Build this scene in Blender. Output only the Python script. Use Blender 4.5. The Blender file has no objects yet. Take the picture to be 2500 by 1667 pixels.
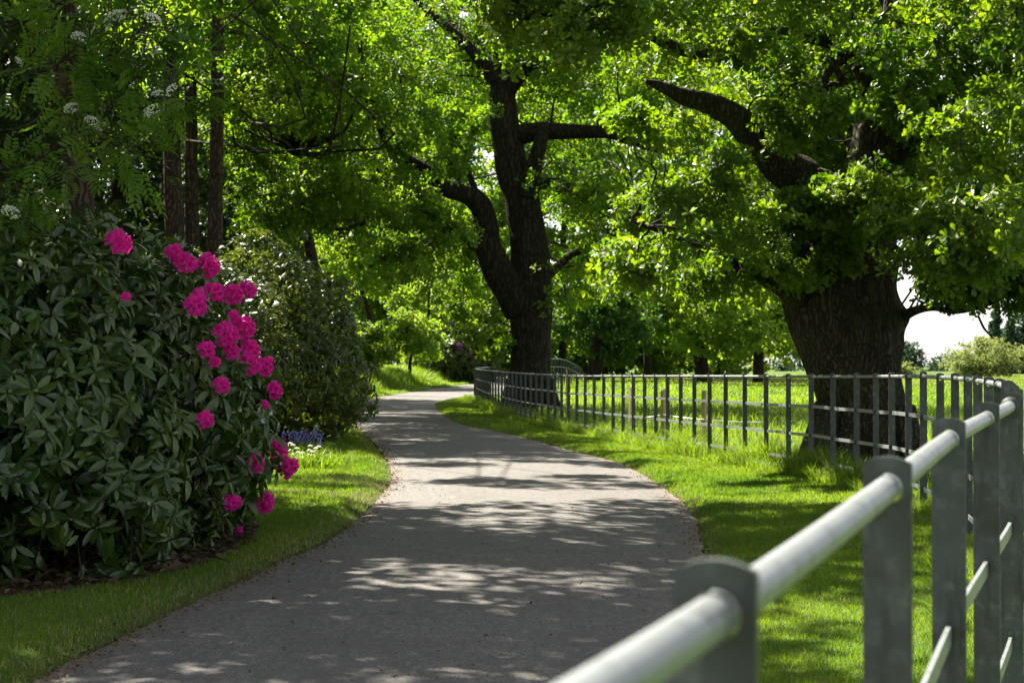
import bpy, math, random
import numpy as np
from mathutils import Vector

C = bpy.context.scene
rad = math.radians
rng = np.random.default_rng(11)
random.seed(4)
# ------------------------------------------------------------------ camera
EYE = 1.32
F = 4167.0          # focal length in pixels of the 2500 px wide photograph
cam_d = bpy.data.cameras.new("camera")
cam = bpy.data.objects.new("camera", cam_d)
C.collection.objects.link(cam)
cam.location = (0, 0, EYE)
cam.rotation_euler = (rad(90 + math.degrees(math.atan(56.5 / F))), 0, 0)
cam_d.sensor_width = 36
cam_d.lens = 60
cam_d.clip_start = 0.05
cam_d.clip_end = 3000
cam_d.dof.use_dof = True
cam_d.dof.focus_distance = 11.0
cam_d.dof.aperture_fstop = 8.0
C.camera = cam
# ------------------------------------------------------------------ sky, sun, exposure
SUN_EL, SUN_AZ = rad(50), rad(-38)       # azimuth from +Y, negative = to the left
world = bpy.data.worlds.new("World")
C.world = world
world.use_nodes = True
wn = world.node_tree
bg = wn.nodes["Background"]
sky = wn.nodes.new("ShaderNodeTexSky")
sky.sky_type = 'NISHITA'
sky.sun_disc = False
sky.sun_elevation = SUN_EL
sky.sun_rotation = SUN_AZ
sky.dust_density = 1.0
sky.air_density = 1.0
hs = wn.nodes.new("ShaderNodeHueSaturation")      # thin white summer haze: a paler sky
hs.inputs["Saturation"].default_value = 0.25
wn.links.new(sky.outputs[0], hs.inputs["Color"])
wn.links.new(hs.outputs[0], bg.inputs[0])
bg.inputs[1].default_value = 0.05
sd = bpy.data.lights.new("sun", 'SUN')
sun = bpy.data.objects.new("sun", sd)
C.collection.objects.link(sun)
sd.energy = 5.0
sd.angle = rad(0.55)
sd.color = (1.0, 0.92, 0.78)
S = Vector((math.sin(SUN_AZ) * math.cos(SUN_EL), math.cos(SUN_AZ) * math.cos(SUN_EL), math.sin(SUN_EL)))
sun.rotation_euler = S.to_track_quat('Z', 'Y').to_euler()
sun.location = S * 60
C.view_settings.view_transform = 'Standard'
C.view_settings.look = 'None'
C.view_settings.gamma = 1
C.view_settings.exposure = 2.25
C.cycles.max_bounces = 8
C.cycles.diffuse_bounces = 7
C.cycles.transmission_bounces = 6
C.cycles.glossy_bounces = 2
C.cycles.sample_clamp_indirect = 6
C.cycles.use_adaptive_sampling = True
C.cycles.adaptive_threshold = 0.02

# ------------------------------------------------------------------ helpers
def P(px, py, d):
    """point d metres ahead that the 2500 px photograph shows at (px, py)"""
    return np.array([(px - 1250) / F * d, d, EYE + (890 - py) / F * d])

def nrm(v):
    v = np.asarray(v, float)
    return v / np.maximum(np.linalg.norm(v, axis=-1, keepdims=True), 1e-9)

_ph = rng.uniform(0, 6.28, (6, 3)); _dr = nrm(rng.normal(size=(6, 3)))
def wob(p, f=1.0):
    """cheap smooth noise about -1..1"""
    p = np.asarray(p, float) * f
    s = 0
    for k in range(6):
        q = p @ _dr[k]
        s = s + np.sin(q * (1 + .37 * k) + _ph[k, 0] + 1.3 * np.sin(p @ _dr[(k + 2) % 6] * .8 + _ph[k, 1]))
    return s / 3.2

def crom(pts, n):
    p = np.asarray(pts, float)
    if len(p) < 3:
        t = np.linspace(0, 1, n)[:, None]
        return p[0] * (1 - t) + p[-1] * t
    q = np.vstack([2 * p[0] - p[1], p, 2 * p[-1] - p[-2]])
    out = []
    ts = np.linspace(0, len(p) - 1, n)
    for t in ts:
        i = min(int(t), len(p) - 2); u = t - i
        a, b, c, d = q[i:i + 4]
        out.append(.5 * (2 * b + (c - a) * u + (2 * a - 5 * b + 4 * c - d) * u * u + (3 * b - a - 3 * c + d) * u ** 3))
    return np.array(out)

def sm(x, a, b):
    t = np.clip((np.asarray(x, float) - a) / (b - a), 0, 1)
    return t * t * (3 - 2 * t)

class Acc:
    def __init__(s):
        s.v = []; s.l = []; s.t = []; s.tint = []; s.m = []; s.n = 0
    def add(s, v, loops, tot, tint=0.5, mat=0):
        v = np.asarray(v, np.float32).reshape(-1, 3); loops = np.asarray(loops, np.int64).ravel(); tot = np.asarray(tot, np.int32).ravel()
        s.v.append(v); s.l.append(loops + s.n); s.t.append(tot); s.n += len(v)
        s.tint.append(np.broadcast_to(np.asarray(tint, np.float32), (len(tot),)).copy())
        s.m.append(np.broadcast_to(np.asarray(mat, np.int32), (len(tot),)).copy())
    def faces(s, v, fl, tint=0.5, mat=0):
        s.add(v, [i for f in fl for i in f], [len(f) for f in fl], tint, mat)
    def mesh(s, name, mats, smooth=False):
        me = bpy.data.meshes.new(name)
        v = np.concatenate(s.v); l = np.concatenate(s.l); t = np.concatenate(s.t)
        me.vertices.add(len(v)); me.vertices.foreach_set("co", v.ravel())
        me.loops.add(len(l)); me.loops.foreach_set("vertex_index", l.astype(np.int32))
        me.polygons.add(len(t))
        st = np.zeros(len(t), np.int32); st[1:] = np.cumsum(t)[:-1]
        me.polygons.foreach_set("loop_start", st); me.polygons.foreach_set("loop_total", t)
        me.polygons.foreach_set("material_index", np.concatenate(s.m))
        me.polygons.foreach_set("use_smooth", np.full(len(t), smooth))
        a = me.attributes.new("tint", 'FLOAT', 'FACE')
        a.data.foreach_set("value", np.concatenate(s.tint))
        for m in (mats if isinstance(mats, (list, tuple)) else [mats]):
            me.materials.append(m)
        me.update(calc_edges=True)
        return me
    def obj(s, name, mats, parent=None, smooth=False, loc=None):
        return link(name, s.mesh(name, mats, smooth), parent, loc)

def link(name, me, parent=None, loc=None):
    o = bpy.data.objects.new(name, me)
    C.collection.objects.link(o)
    if parent is not None:
        o.parent = parent
    if loc is not None:
        o.location = loc
    return o

def tag(o, label=None, cat=None, group=None, kind=None):
    for k, val in (("label", label), ("category", cat), ("group", group), ("kind", kind)):
        if val:
            o[k] = val
    return o

def thing(name, label, cat, group=None):
    return tag(link(name, None), label, cat, group)

def frames(axis, spin):
    z = nrm(axis)
    ref = np.where(np.abs(z[:, 2:3]) > .9, np.array([[1., 0, 0]]), np.array([[0, 0, 1.]]))
    x = nrm(np.cross(ref, z)); y = np.cross(z, x)
    c, s = np.cos(spin)[:, None], np.sin(spin)[:, None]
    return x * c + y * s, y * c - x * s, z

def scatter(acc, tmpl, pos, axis, scale, tint=None, spin=None, mat=None):
    """copies of a template (verts, faces, leaf id per face, mat per face) baked into acc"""
    tv, tf, tid, tm = tmpl
    N = len(pos)
    if N == 0: return
    if spin is None: spin = rng.uniform(0, 6.28, N)
    x, y, z = frames(np.asarray(axis, float), spin)
    sc = np.broadcast_to(np.asarray(scale, float), (N,))[:, None, None]
    v = (tv[None, :, 0:1] * x[:, None] + tv[None, :, 1:2] * y[:, None] + tv[None, :, 2:3] * z[:, None]) * sc + np.asarray(pos)[:, None]
    nl = np.array([i for f in tf for i in f]); nt = np.array([len(f) for f in tf])
    loops = (nl[None] + (np.arange(N) * len(tv))[:, None]).ravel()
    tot = np.tile(nt, N)
    base = np.full(N, .5) if tint is None else np.asarray(tint)
    nid = max(tid) + 1
    jit = rng.normal(0, .13, (N, nid))
    tt = np.clip(base[:, None] + jit[:, tid], 0, 1).ravel()
    mm = np.tile(np.asarray(tm if mat is None else [mat] * len(tf)), N)
    acc.add(v, loops, tot, tt, mm)

def leaf_shape(half, fold=.25, droop=0.0):
    """leaf of two halves folded along the midrib; length 1 along +y"""
    half = np.array(half, float)
    vs, fs = [], []
    for sgn in (1, -1):
        k = len(vs)
        for x, y in half:
            vs.append((sgn * x, y, fold * x - droop * y * y))
        idx = list(range(k, k + len(half)))
        fs.append(tuple(idx if sgn > 0 else idx[::-1]))
    return np.array(vs), fs

OAK_HALF = [(0, 0), (.05, .1), (.16, .21), (.09, .31), (.26, .43), (.14, .53), (.33, .66), (.2, .74), (.24, .87), (.11, .91), (0, 1)]
MID_HALF = [(0, 0), (.2, .22), (.15, .4), (.32, .62), (.2, .9), (0, 1)]
FAR_HALF = [(0, 0), (.25, .3), (.28, .72), (0, 1)]

def rosette(half, n, tilt=(45, 105), r0=.05, fold=.25, smin=.65, droop=0.0, spread=.35):
    lv, lf = leaf_shape(half, fold, droop)
    V, Fc, ids = [], [], []
    for k in range(n):
        a = k * 2.4 + rng.uniform(-.4, .4); t = rad(rng.uniform(*tilt)); s = rng.uniform(smin, 1.0)
        r = np.array([math.cos(a), math.sin(a), 0]); zz = np.array([0, 0, 1.])
        d = math.cos(t) * zz + math.sin(t) * r
        n_ = -math.cos(t) * r + math.sin(t) * zz
        n_ = nrm(n_ + rng.normal(0, .35, 3)); n_ = nrm(n_ - d * (n_ @ d)); x = np.cross(d, n_)
        org = d * r0 + zz * rng.uniform(-spread, spread * .6) + r * rng.uniform(0, spread * .4)
        v = (lv[:, 0:1] * x + lv[:, 1:2] * d + lv[:, 2:3] * n_) * s + org
        b = sum(len(q) for q in V)
        V.append(v); Fc += [tuple(i + b for i in f) for f in lf]; ids += [k] * len(lf)
    return np.vstack(V), Fc, np.array(ids), [0] * len(Fc)

def tube(acc, pts, radii, sides=6, n=None, mat=0, rough=0.0, cap=True, rf=3.0, tint=.5):
    pts = np.asarray(pts, float); n = n or len(pts)
    p = crom(pts, n)
    r = np.interp(np.linspace(0, len(radii) - 1, n), np.arange(len(radii)), radii)
    tg = nrm(np.gradient(p, axis=0))
    ref = np.array([.31, .83, .46]) if abs(tg[0][2]) > .8 else np.array([0, 0, 1.])
    x = nrm(np.cross(ref, tg[0])); xs = []
    for t in tg:
        x = nrm(x - t * (x @ t)); xs.append(x)
    xs = np.array(xs); ys = np.cross(tg, xs)
    a = np.linspace(0, 2 * math.pi, sides, endpoint=False)
    v = p[:, None] + r[:, None, None] * (np.cos(a)[None, :, None] * xs[:, None] + np.sin(a)[None, :, None] * ys[:, None])
    if rough:
        w = 1 + rough * wob(v.reshape(-1, 3), rf).reshape(n, sides)
        v = p[:, None] + (v - p[:, None]) * w[:, :, None]
    i = np.arange(n - 1)[:, None] * sides; j = np.arange(sides)[None]; j2 = (j + 1) % sides
    q = np.stack([i + j, i + j2, i + sides + j2, i + sides + j], -1).reshape(-1, 4)
    lo = [q.ravel()]; tt = [np.full(len(q), 4)]
    if cap:
        lo.append(np.arange(sides)[::-1]); lo.append((n - 1) * sides + np.arange(sides)); tt.append(np.array([sides, sides]))
    acc.add(v, np.concatenate(lo), np.concatenate(tt), tint, mat)
    return p, r

def box(acc, c, s, mat=0, rot=0.0):
    c = np.array(c, float); h = np.array(s, float) / 2
    v = np.array([[x, y, z] for x in (-1, 1) for y in (-1, 1) for z in (-1, 1)]) * h
    cr, sr = math.cos(rot), math.sin(rot)
    v = np.column_stack([v[:, 0] * cr - v[:, 1] * sr, v[:, 0] * sr + v[:, 1] * cr, v[:, 2]]) + c
    acc.faces(v, [(0, 1, 3, 2), (4, 6, 7, 5), (0, 4, 5, 1), (2, 3, 7, 6), (0, 2, 6, 4), (1, 5, 7, 3)], .5, mat)

# ------------------------------------------------------------------ materials
class MB:
    def __init__(s, name):
        s.m = bpy.data.materials.new(name); s.m.use_nodes = True
        s.t = s.m.node_tree; s.b = s.t.nodes["Principled BSDF"]; s.o = s.t.nodes["Material Output"]
    def n(s, typ, **kw):
        nd = s.t.nodes.new(typ)
        for k, val in kw.items(): setattr(nd, k, val)
        return nd
    def l(s, a, b): s.t.links.new(a, b)
    def coords(s, scale=(1, 1, 1)):
        tc = s.n("ShaderNodeTexCoord"); mp = s.n("ShaderNodeMapping"); mp.inputs[3].default_value = scale
        s.l(tc.outputs["Object"], mp.inputs[0]); return mp.outputs[0]
    def noise(s, scale, detail=5, co=None, rough=.6):
        nd = s.n("ShaderNodeTexNoise"); nd.inputs["Scale"].default_value = scale; nd.inputs["Detail"].default_value = detail
        nd.inputs["Roughness"].default_value = rough
        if co is not None: s.l(co, nd.inputs["Vector"])
        return nd.outputs["Fac"]
    def ramp(s, fac, stops):
        r = s.n("ShaderNodeValToRGB"); e = r.color_ramp.elements
        while len(e) < len(stops): e.new(.5)
        for i, (p, c) in enumerate(stops):
            e[i].position = p; e[i].color = (*c, 1)
        s.l(fac, r.inputs[0]); return r.outputs[0]
    def mix(s, fac, a, b):
        m = s.n("ShaderNodeMix", data_type='RGBA')
        for sock, val in ((m.inputs[0], fac), (m.inputs[6], a), (m.inputs[7], b)):
            if hasattr(val, 'is_output'): s.l(val, sock)
            elif isinstance(val, tuple): sock.default_value = (*val, 1)
            else: sock.default_value = val
        return m.outputs[2]
    def bump(s, h, strength=.5, dist=.02):
        b = s.n("ShaderNodeBump"); b.inputs[0].default_value = strength; b.inputs[1].default_value = dist
        s.l(h, b.inputs["Height"]); s.l(b.outputs[0], s.b.inputs["Normal"]); return b
    def attr(s, name):
        a = s.n("ShaderNodeAttribute"); a.attribute_name = name; return a.outputs["Fac"]

def leaf_mat(name, c0, c1, t0, t1, trans=.45, rough=.5, spec=.4):
    b = MB(name)
    t = b.attr("tint")
    col = b.ramp(t, [(0, c0), (1, c1)]); tcol = b.ramp(t, [(0, t0), (1, t1)])
    b.l(col, b.b.inputs["Base Color"]); b.b.inputs["Roughness"].default_value = rough
    b.b.inputs["Specular IOR Level"].default_value = spec
    tr = b.n("ShaderNodeBsdfTranslucent"); b.l(tcol, tr.inputs[0])
    mx = b.n("ShaderNodeMixShader"); mx.inputs[0].default_value = trans
    b.l(b.b.outputs[0], mx.inputs[1]); b.l(tr.outputs[0], mx.inputs[2]); b.l(mx.outputs[0], b.o.inputs[0])
    return b.m

def bark_mat(name, c0, c1, scale=5.0, strength=.9, moss=None):
    b = MB(name)
    co = b.coords((1, 1, .075)); co2 = b.coords()
    v = b.n("ShaderNodeTexVoronoi", feature='DISTANCE_TO_EDGE'); v.inputs["Scale"].default_value = scale
    nz = b.noise(scale * .8, 4, co)
    vm = b.n("ShaderNodeVectorMath", operation='ADD'); sc = b.n("ShaderNodeVectorMath", operation='SCALE')
    nn = b.n("ShaderNodeTexNoise"); nn.inputs["Scale"].default_value = 3; b.l(co2, nn.inputs[0]); b.l(nn.outputs[1], sc.inputs[0]); sc.inputs[3].default_value = .25
    b.l(co, vm.inputs[0]); b.l(sc.outputs[0], vm.inputs[1]); b.l(vm.outputs[0], v.inputs["Vector"])
    fine = b.noise(40, 6, co2)
    r = b.ramp(v.outputs["Distance"], [(0, (0, 0, 0)), (.3, (1, 1, 1))])
    col = b.mix(b.noise(1.3, 4, co2), c0, c1)
    col = b.mix(b.ramp(fine, [(.35, (0, 0, 0)), (.7, (1, 1, 1))]), col, tuple(x * 1.25 for x in c1))
    dk = b.mix(r, tuple(x * .5 for x in c0), col)
    if moss:
        dk = b.mix(b.ramp(b.noise(2.2, 5, co2), [(.52, (0, 0, 0)), (.68, (.7, .7, .7))]), dk, moss)
    b.l(dk, b.b.inputs["Base Color"]); b.b.inputs["Roughness"].default_value = .92; b.b.inputs["Specular IOR Level"].default_value = .15
    h = b.n("ShaderNodeMath", operation='ADD'); b.l(r, h.inputs[0])
    m2 = b.n("ShaderNodeMath", operation='MULTIPLY'); b.l(fine, m2.inputs[0]); m2.inputs[1].default_value = .5; b.l(m2.outputs[0], h.inputs[1])
    b.bump(h.outputs[0], strength, .03)
    return b.m

M = {}
M['oak'] = leaf_mat('oak_leaf', (.035, .085, .008), (.095, .165, .014), (.08, .20, .003), (.30, .43, .006), .5, .45, .4)
M['oak_far'] = leaf_mat('oak_leaf_far', (.040, .10, .010), (.10, .185, .016), (.11, .27, .004), (.35, .51, .009), .52, .5, .35)
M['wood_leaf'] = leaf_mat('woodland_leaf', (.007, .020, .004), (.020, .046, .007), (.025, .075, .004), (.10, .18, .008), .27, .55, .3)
M['mid'] = leaf_mat('mid_green_leaf', (.02, .055, .01), (.05, .11, .016), (.06, .17, .01), (.22, .36, .02), .4, .55, .3)  # middle green, the dark field tree's own leaf colour
M['fresh'] = leaf_mat('fresh_leaf', (.05, .11, .014), (.11, .19, .025), (.18, .34, .012), (.42, .54, .03), .5, .55, .3)
M['pale'] = leaf_mat('pale_leaf', (.14, .18, .05), (.26, .30, .10), (.2, .28, .05), (.34, .38, .1), .35, .6, .2)
M['conifer'] = leaf_mat('conifer_leaf', (.02, .05, .025), (.04, .08, .04), (.03, .08, .03), (.06, .12, .04), .2, .6, .2)
M['rhodo'] = leaf_mat('rhododendron_leaf', (.017, .050, .010), (.068, .115, .020), (.06, .14, .01), (.20, .29, .02), .25, .27, .5)
M['rhodo2'] = leaf_mat('laurel_leaf', (.032, .062, .008), (.095, .128, .020), (.09, .15, .008), (.25, .30, .02), .28, .38, .32)
M['rowan'] = leaf_mat('rowan_leaf', (.03, .080, .012), (.075, .15, .02), (.09, .24, .008), (.26, .42, .02), .45, .5, .35)
M['petal'] = leaf_mat('magenta_petal', (.60, .006, .28), (.93, .05, .52), (.90, .015, .38), (1.0, .10, .6), .4, .5, .2)
M['violet'] = leaf_mat('violet_petal', (.17, .05, .20), (.27, .10, .31), (.2, .06, .24), (.3, .12, .36), .35, .6, .2)
M['blue'] = leaf_mat('bluebell_petal', (.18, .15, .40), (.30, .26, .56), (.16, .12, .6), (.28, .24, .8), .3, .6, .2)
M['cream'] = leaf_mat('cream_petal', (.70, .72, .55), (.85, .86, .70), (.5, .55, .35), (.6, .65, .45), .25, .7, .2)
M['bud'] = leaf_mat('green_bud', (.14, .20, .07), (.24, .28, .12), (.1, .2, .04), (.2, .3, .08), .1, .6, .3)
M['grass'] = leaf_mat('lawn_blade', (.042, .098, .008), (.100, .164, .014), (.11, .26, .005), (.31, .43, .010), .45, .5, .3)
M['straw'] = leaf_mat('straw_blade', (.22, .19, .08), (.38, .33, .17), (.25, .22, .08), (.4, .35, .18), .3, .7, .2)
M['meadow'] = leaf_mat('meadow_blade', (.045, .11, .009), (.115, .19, .016), (.13, .29, .006), (.36, .48, .014), .45, .5, .3)
M['litter'] = leaf_mat('dead_leaf', (.045, .03, .018), (.12, .082, .048), (.06, .035, .015), (.12, .08, .04), .1, .8, .2)
M['bark_oak'] = bark_mat('oak_bark', (.034, .029, .020), (.072, .062, .042), 19, .9, (.045, .055, .018))
M['bark_oak_far'] = bark_mat('oak_bark_far', (.022, .018, .012), (.044, .037, .026), 11, .7)
M['bark_pine'] = bark_mat('pine_bark', (.05, .037, .028), (.105, .078, .058), 14, 1.0)
M['twig'] = bark_mat('twig_bark', (.035, .03, .022), (.075, .063, .045), 12, .4)
M['core'] = bark_mat('shrub_stem', (.03, .026, .018), (.06, .05, .036), 12, .4)

def metal():
    b = MB('galvanised_steel'); co0 = b.coords()
    oi = b.n("ShaderNodeObjectInfo"); va = b.n("ShaderNodeVectorMath", operation='ADD'); sc = b.n("ShaderNodeVectorMath", operation='SCALE')
    cx = b.n("ShaderNodeCombineXYZ"); 
    for k in range(3): b.l(oi.outputs["Random"], cx.inputs[k])
    b.l(cx.outputs[0], sc.inputs[0]); sc.inputs[3].default_value = 40; b.l(co0, va.inputs[0]); b.l(sc.outputs[0], va.inputs[1]); co = va.outputs[0]
    v = b.n("ShaderNodeTexVoronoi"); v.inputs["Scale"].default_value = 22; b.l(co, v.inputs["Vector"])
    n = b.noise(9, 6, co)
    c = b.mix(n, (.036, .046, .043), (.078, .092, .087))
    c = b.mix(b.ramp(v.outputs["Color"], [(.3, (0, 0, 0)), (.8, (.45, .45, .45))]), c, (.07, .082, .080))
    c = b.mix(b.ramp(b.noise(26, 6, co), [(.5, (0, 0, 0)), (.7, (.8, .8, .8))]), c, (.125, .142, .138))
    mp = b.n("ShaderNodeMapping"); mp.inputs[3].default_value = (1, 1, .12); b.l(co, mp.inputs[0])
    c = b.mix(b.ramp(b.noise(45, 4, mp.outputs[0]), [(.52, (0, 0, 0)), (.72, (.7, .7, .7))]), c, (.022, .026, .023))
    grime = b.ramp(b.noise(4.1, 7, co), [(.48, (0, 0, 0)), (.66, (.75, .75, .75))])
    c = b.mix(grime, c, (.035, .038, .028))
    b.l(c, b.b.inputs["Base Color"]); b.b.inputs["Metallic"].default_value = .1; b.b.inputs["Specular IOR Level"].default_value = .3
    rr = b.ramp(n, [(.3, (.42, .42, .42)), (.7, (.62, .62, .62))]); b.l(rr, b.b.inputs["Roughness"])
    b.bump(b.noise(70, 4, co), .12, .002)
    return b.m
M['metal'] = metal()
def rail_m():
    b = MB('worn_rail_steel'); co = b.coords(); n = b.noise(11, 6, co)
    c = b.mix(n, (.14, .155, .163), (.25, .27, .28)); c = b.mix(b.ramp(b.noise(30, 6, co), [(.52, (0, 0, 0)), (.68, (.8, .8, .8))]), c, (.085, .09, .085)); b.l(c, b.b.inputs["Base Color"])
    b.b.inputs["Metallic"].default_value = .25; b.b.inputs["Roughness"].default_value = .42
    b.bump(b.noise(60, 4, co), .1, .002); return b.m
M['rail'] = rail_m()
def stake_m():
    b = MB('stake_wood'); co = b.coords((1, 1, .15)); n = b.noise(18, 5, co)
    b.l(b.mix(n, (.26, .20, .10), (.48, .39, .22)), b.b.inputs["Base Color"]); b.b.inputs["Roughness"].default_value = .85
    b.bump(n, .4, .01); return b.m
M['stake'] = stake_m()
def plain(name, c, rough=.5, metal=0.0):
    b = MB(name); co = b.coords(); n = b.noise(6, 4, co)
    b.l(b.mix(n, tuple(x * .88 for x in c), c), b.b.inputs["Base Color"]); b.b.inputs["Roughness"].default_value = rough; b.b.inputs["Metallic"].default_value = metal
    return b.m
M['cord'] = plain('white_cord', (.8, .8, .78), .6)

def asphalt():
    b = MB('asphalt'); co = b.coords()
    big = b.noise(.55, 5, co); mid = b.noise(4, 6, co); fine = b.noise(130, 3, co, .7)
    v = b.n("ShaderNodeTexVoronoi"); v.inputs["Scale"].default_value = 120; b.l(co, v.inputs["Vector"])
    c = b.mix(big, (.070, .068, .067), (.110, .107, .104))
    c = b.mix(b.ramp(mid, [(.4, (0, 0, 0)), (.72, (.55, .55, .55))]), c, (.115, .100, .086))
    c = b.mix(b.ramp(v.outputs["Color"], [(.55, (0, 0, 0)), (.95, (1, 1, 1))]), c, (.22, .205, .19))
    c = b.mix(b.ramp(fine, [(.42, (.75, .75, .75)), (.55, (0, 0, 0))]), c, (.032, .029, .027))
    gm = b.n("ShaderNodeMapping"); gm.inputs[3].default_value = (1, .3, 1); b.l(co, gm.inputs[0]); grit = b.noise(26, 5, gm.outputs[0], .8)
    c = b.mix(b.ramp(grit, [(.38, (.6, .6, .6)), (.5, (0, 0, 0))]), c, (.045, .042, .040))
    c = b.mix(b.ramp(grit, [(.55, (0, 0, 0)), (.68, (.55, .55, .55))]), c, (.19, .18, .17))
    c = b.mix(b.ramp(b.noise(1.7, 5, co), [(.5, (0, 0, 0)), (.62, (.55, .55, .55))]), c, (.07, .064, .06))
    d = b.attr("dirt")
    dn = b.n("ShaderNodeMath", operation='MULTIPLY'); b.l(d, dn.inputs[0]); b.l(b.ramp(b.noise(9, 6, co), [(.35, (0, 0, 0)), (.6, (1, 1, 1))]), dn.inputs[1])
    c = b.mix(dn.outputs[0], c, (.125, .088, .055))
    cr = b.n("ShaderNodeTexVoronoi", feature='DISTANCE_TO_EDGE'); cr.inputs["Scale"].default_value = .8
    wv = b.n("ShaderNodeVectorMath", operation='ADD'); nn = b.n("ShaderNodeTexNoise"); nn.inputs["Scale"].default_value = 2.5; nn.inputs["Detail"].default_value = 6
    b.l(co, nn.inputs[0]); b.l(co, wv.inputs[0]); b.l(nn.outputs[1], wv.inputs[1]); b.l(wv.outputs[0], cr.inputs["Vector"])
    ck = b.n("ShaderNodeMath", operation='MULTIPLY')
    b.l(b.ramp(cr.outputs["Distance"], [(0, (1, 1, 1)), (.006, (0, 0, 0))]), ck.inputs[0]); b.l(b.ramp(b.noise(.4, 2, co), [(.5, (0, 0, 0)), (.6, (1, 1, 1))]), ck.inputs[1])
    c = b.mix(ck.outputs[0], c, (.02, .018, .016))
    b.l(c, b.b.inputs["Base Color"]); b.b.inputs["Roughness"].default_value = .8; b.b.inputs["Specular IOR Level"].default_value = .35
    b.bump(grit, .5, .008)
    return b.m
M['asphalt'] = asphalt()
def soil():
    b = MB('turf_soil'); co = b.coords()
    g = b.mix(b.noise(3, 6, co), (.035, .075, .012), (.075, .125, .022))
    g = b.mix(b.ramp(b.noise(22, 5, co), [(.45, (0, 0, 0)), (.75, (.5, .5, .5))]), g, (.09, .08, .035))
    s = b.mix(b.noise(14, 7, co), (.035, .024, .016), (.10, .068, .043))
    d = b.attr("dirt"); m = b.n("ShaderNodeMath", operation='ADD'); b.l(d, m.inputs[0])
    nz = b.n("ShaderNodeMath", operation='MULTIPLY_ADD'); b.l(b.noise(5, 6, co), nz.inputs[0]); nz.inputs[1].default_value = 1.2; nz.inputs[2].default_value = -.6
    b.l(nz.outputs[0], m.inputs[1])
    c = b.mix(b.ramp(m.outputs[0], [(.35, (0, 0, 0)), (.65, (1, 1, 1))]), g, s)
    b.l(c, b.b.inputs["Base Color"]); b.b.inputs["Roughness"].default_value = .95; b.b.inputs["Specular IOR Level"].default_value = .1
    b.bump(b.noise(30, 7, co), .8, .03)
    return b.m
M['soil'] = soil()

# ------------------------------------------------------------------ ground and drive
LE = np.array([(-2.7, -3), (-2.5, 1), (-2.2, 4), (-1.97, 7.1), (-1.85, 8.7), (-1.57, 11.1), (-1.35, 13.2), (-1.31, 16), (-1.38, 19.6), (-1.8, 24.3), (-2.7, 31.8), (-4.0, 42), (-5.0, 53), (-5.4, 62), (-4.9, 69), (-3.9, 75), (-2.0, 87), (-1.1, 95), (-.8, 105), (-1.4, 132)])
RE = np.array([(.2, -3), (.32, 1), (.5, 4), (.78, 7), (1.1, 9.8), (1.43, 13), (1.62, 16), (1.59, 19.3), (1.42, 22.9), (.79, 27), (.03, 32), (-1.12, 38), (-1.9, 46), (-2.5, 56), (-2.3, 62), (-1.5, 68), (.3, 75), (1.9, 83), (2.4, 93), (2.5, 105), (1.8, 132)])
LC = crom(LE, 400); RC = crom(RE, 400)
def xl(y): return np.interp(y, LC[:, 1], LC[:, 0])
def xr(y): return np.interp(y, RC[:, 1], RC[:, 0])
def rise(y): return .02 * sm(y, 45, 64) + .3 * sm(y, 62, 88)
FOFF_Y = [0, 1.2, 2.1, 3, 5, 9.5, 14.4, 20, 25, 34, 45, 60]; FOFF_Z = [-.04, -.006, .016, .034, .052, .06, .07, .03, 0, -.06, -.02, 0]
def dedge(x, y):
    """metres outside the drive (negative inside)"""
    return np.maximum(xl(y) - x, x - xr(y))
def gz(x, y):
    x = np.asarray(x, float); y = np.asarray(y, float)
    d = dedge(x, y)
    p = np.stack([x, y, np.zeros_like(x)], -1)
    z = rise(y) * (1 - sm(x, 6, 14)) - .035 + .07 * sm(d, -.08, .3) + .03 * wob(p, 1.1) * sm(d, .2, 2)
    z = z + np.interp(y, FOFF_Y, FOFF_Z) * sm(x - xr(y), .3, 1.6)
    z = z + .55 * sm(xl(y) - x, .8, 3.0) * sm(y, 52, 62)          # grassy bank by the far bend
    return z

xs = np.concatenate([-np.geomspace(400, 9, 26), np.arange(-8.8, 10, .13), np.geomspace(10, 600, 30)])
ys = np.concatenate([[-30, -15, -8, -4], np.arange(-2, 42, .2), np.arange(42, 130, 1.0), np.geomspace(131, 1400, 30)])
GX, GY = np.meshgrid(xs, ys)
gv = np.stack([GX, GY, gz(GX, GY)], -1).reshape(-1, 3)
nx, ny = len(xs), len(ys)
ii = np.arange(ny - 1)[:, None] * nx + np.arange(nx - 1)[None]
q = np.stack([ii, ii + 1, ii + nx + 1, ii + nx], -1).reshape(-1, 4)
a = Acc(); a.add(gv, q, np.full(len(q), 4)); ground = a.obj('ground', M['soil'], smooth=True)
tag(ground, kind='structure')
BUSH = dict(c=np.array([-4.15, 12.2, .85]), r=(2.3, 3.15, 1.62), p=2.5)
def under_bush(x, y, grow=0.0):
    return (np.abs((x + 4.15) / (2.28 + grow)) ** 2.5 + np.abs((y - 12.2) / (3.25 + grow)) ** 2.5)
dv = dedge(gv[:, 0], gv[:, 1])
dirt = np.clip(1 - np.abs(dv) / .16, 0, 1) * .6
dirt = np.maximum(dirt, 1.0 * (1 - sm(under_bush(gv[:, 0], gv[:, 1], .0), .75, 1.05)))
dirt = np.maximum(dirt, .85 * sm(-gv[:, 0], 3.5, 4.5) * sm(gv[:, 1], 3, 8) * (1 - sm(gv[:, 1], 50, 58)))
at = ground.data.attributes.new("dirt", 'FLOAT', 'POINT'); at.data.foreach_set("value", dirt.astype(np.float32))

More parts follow.
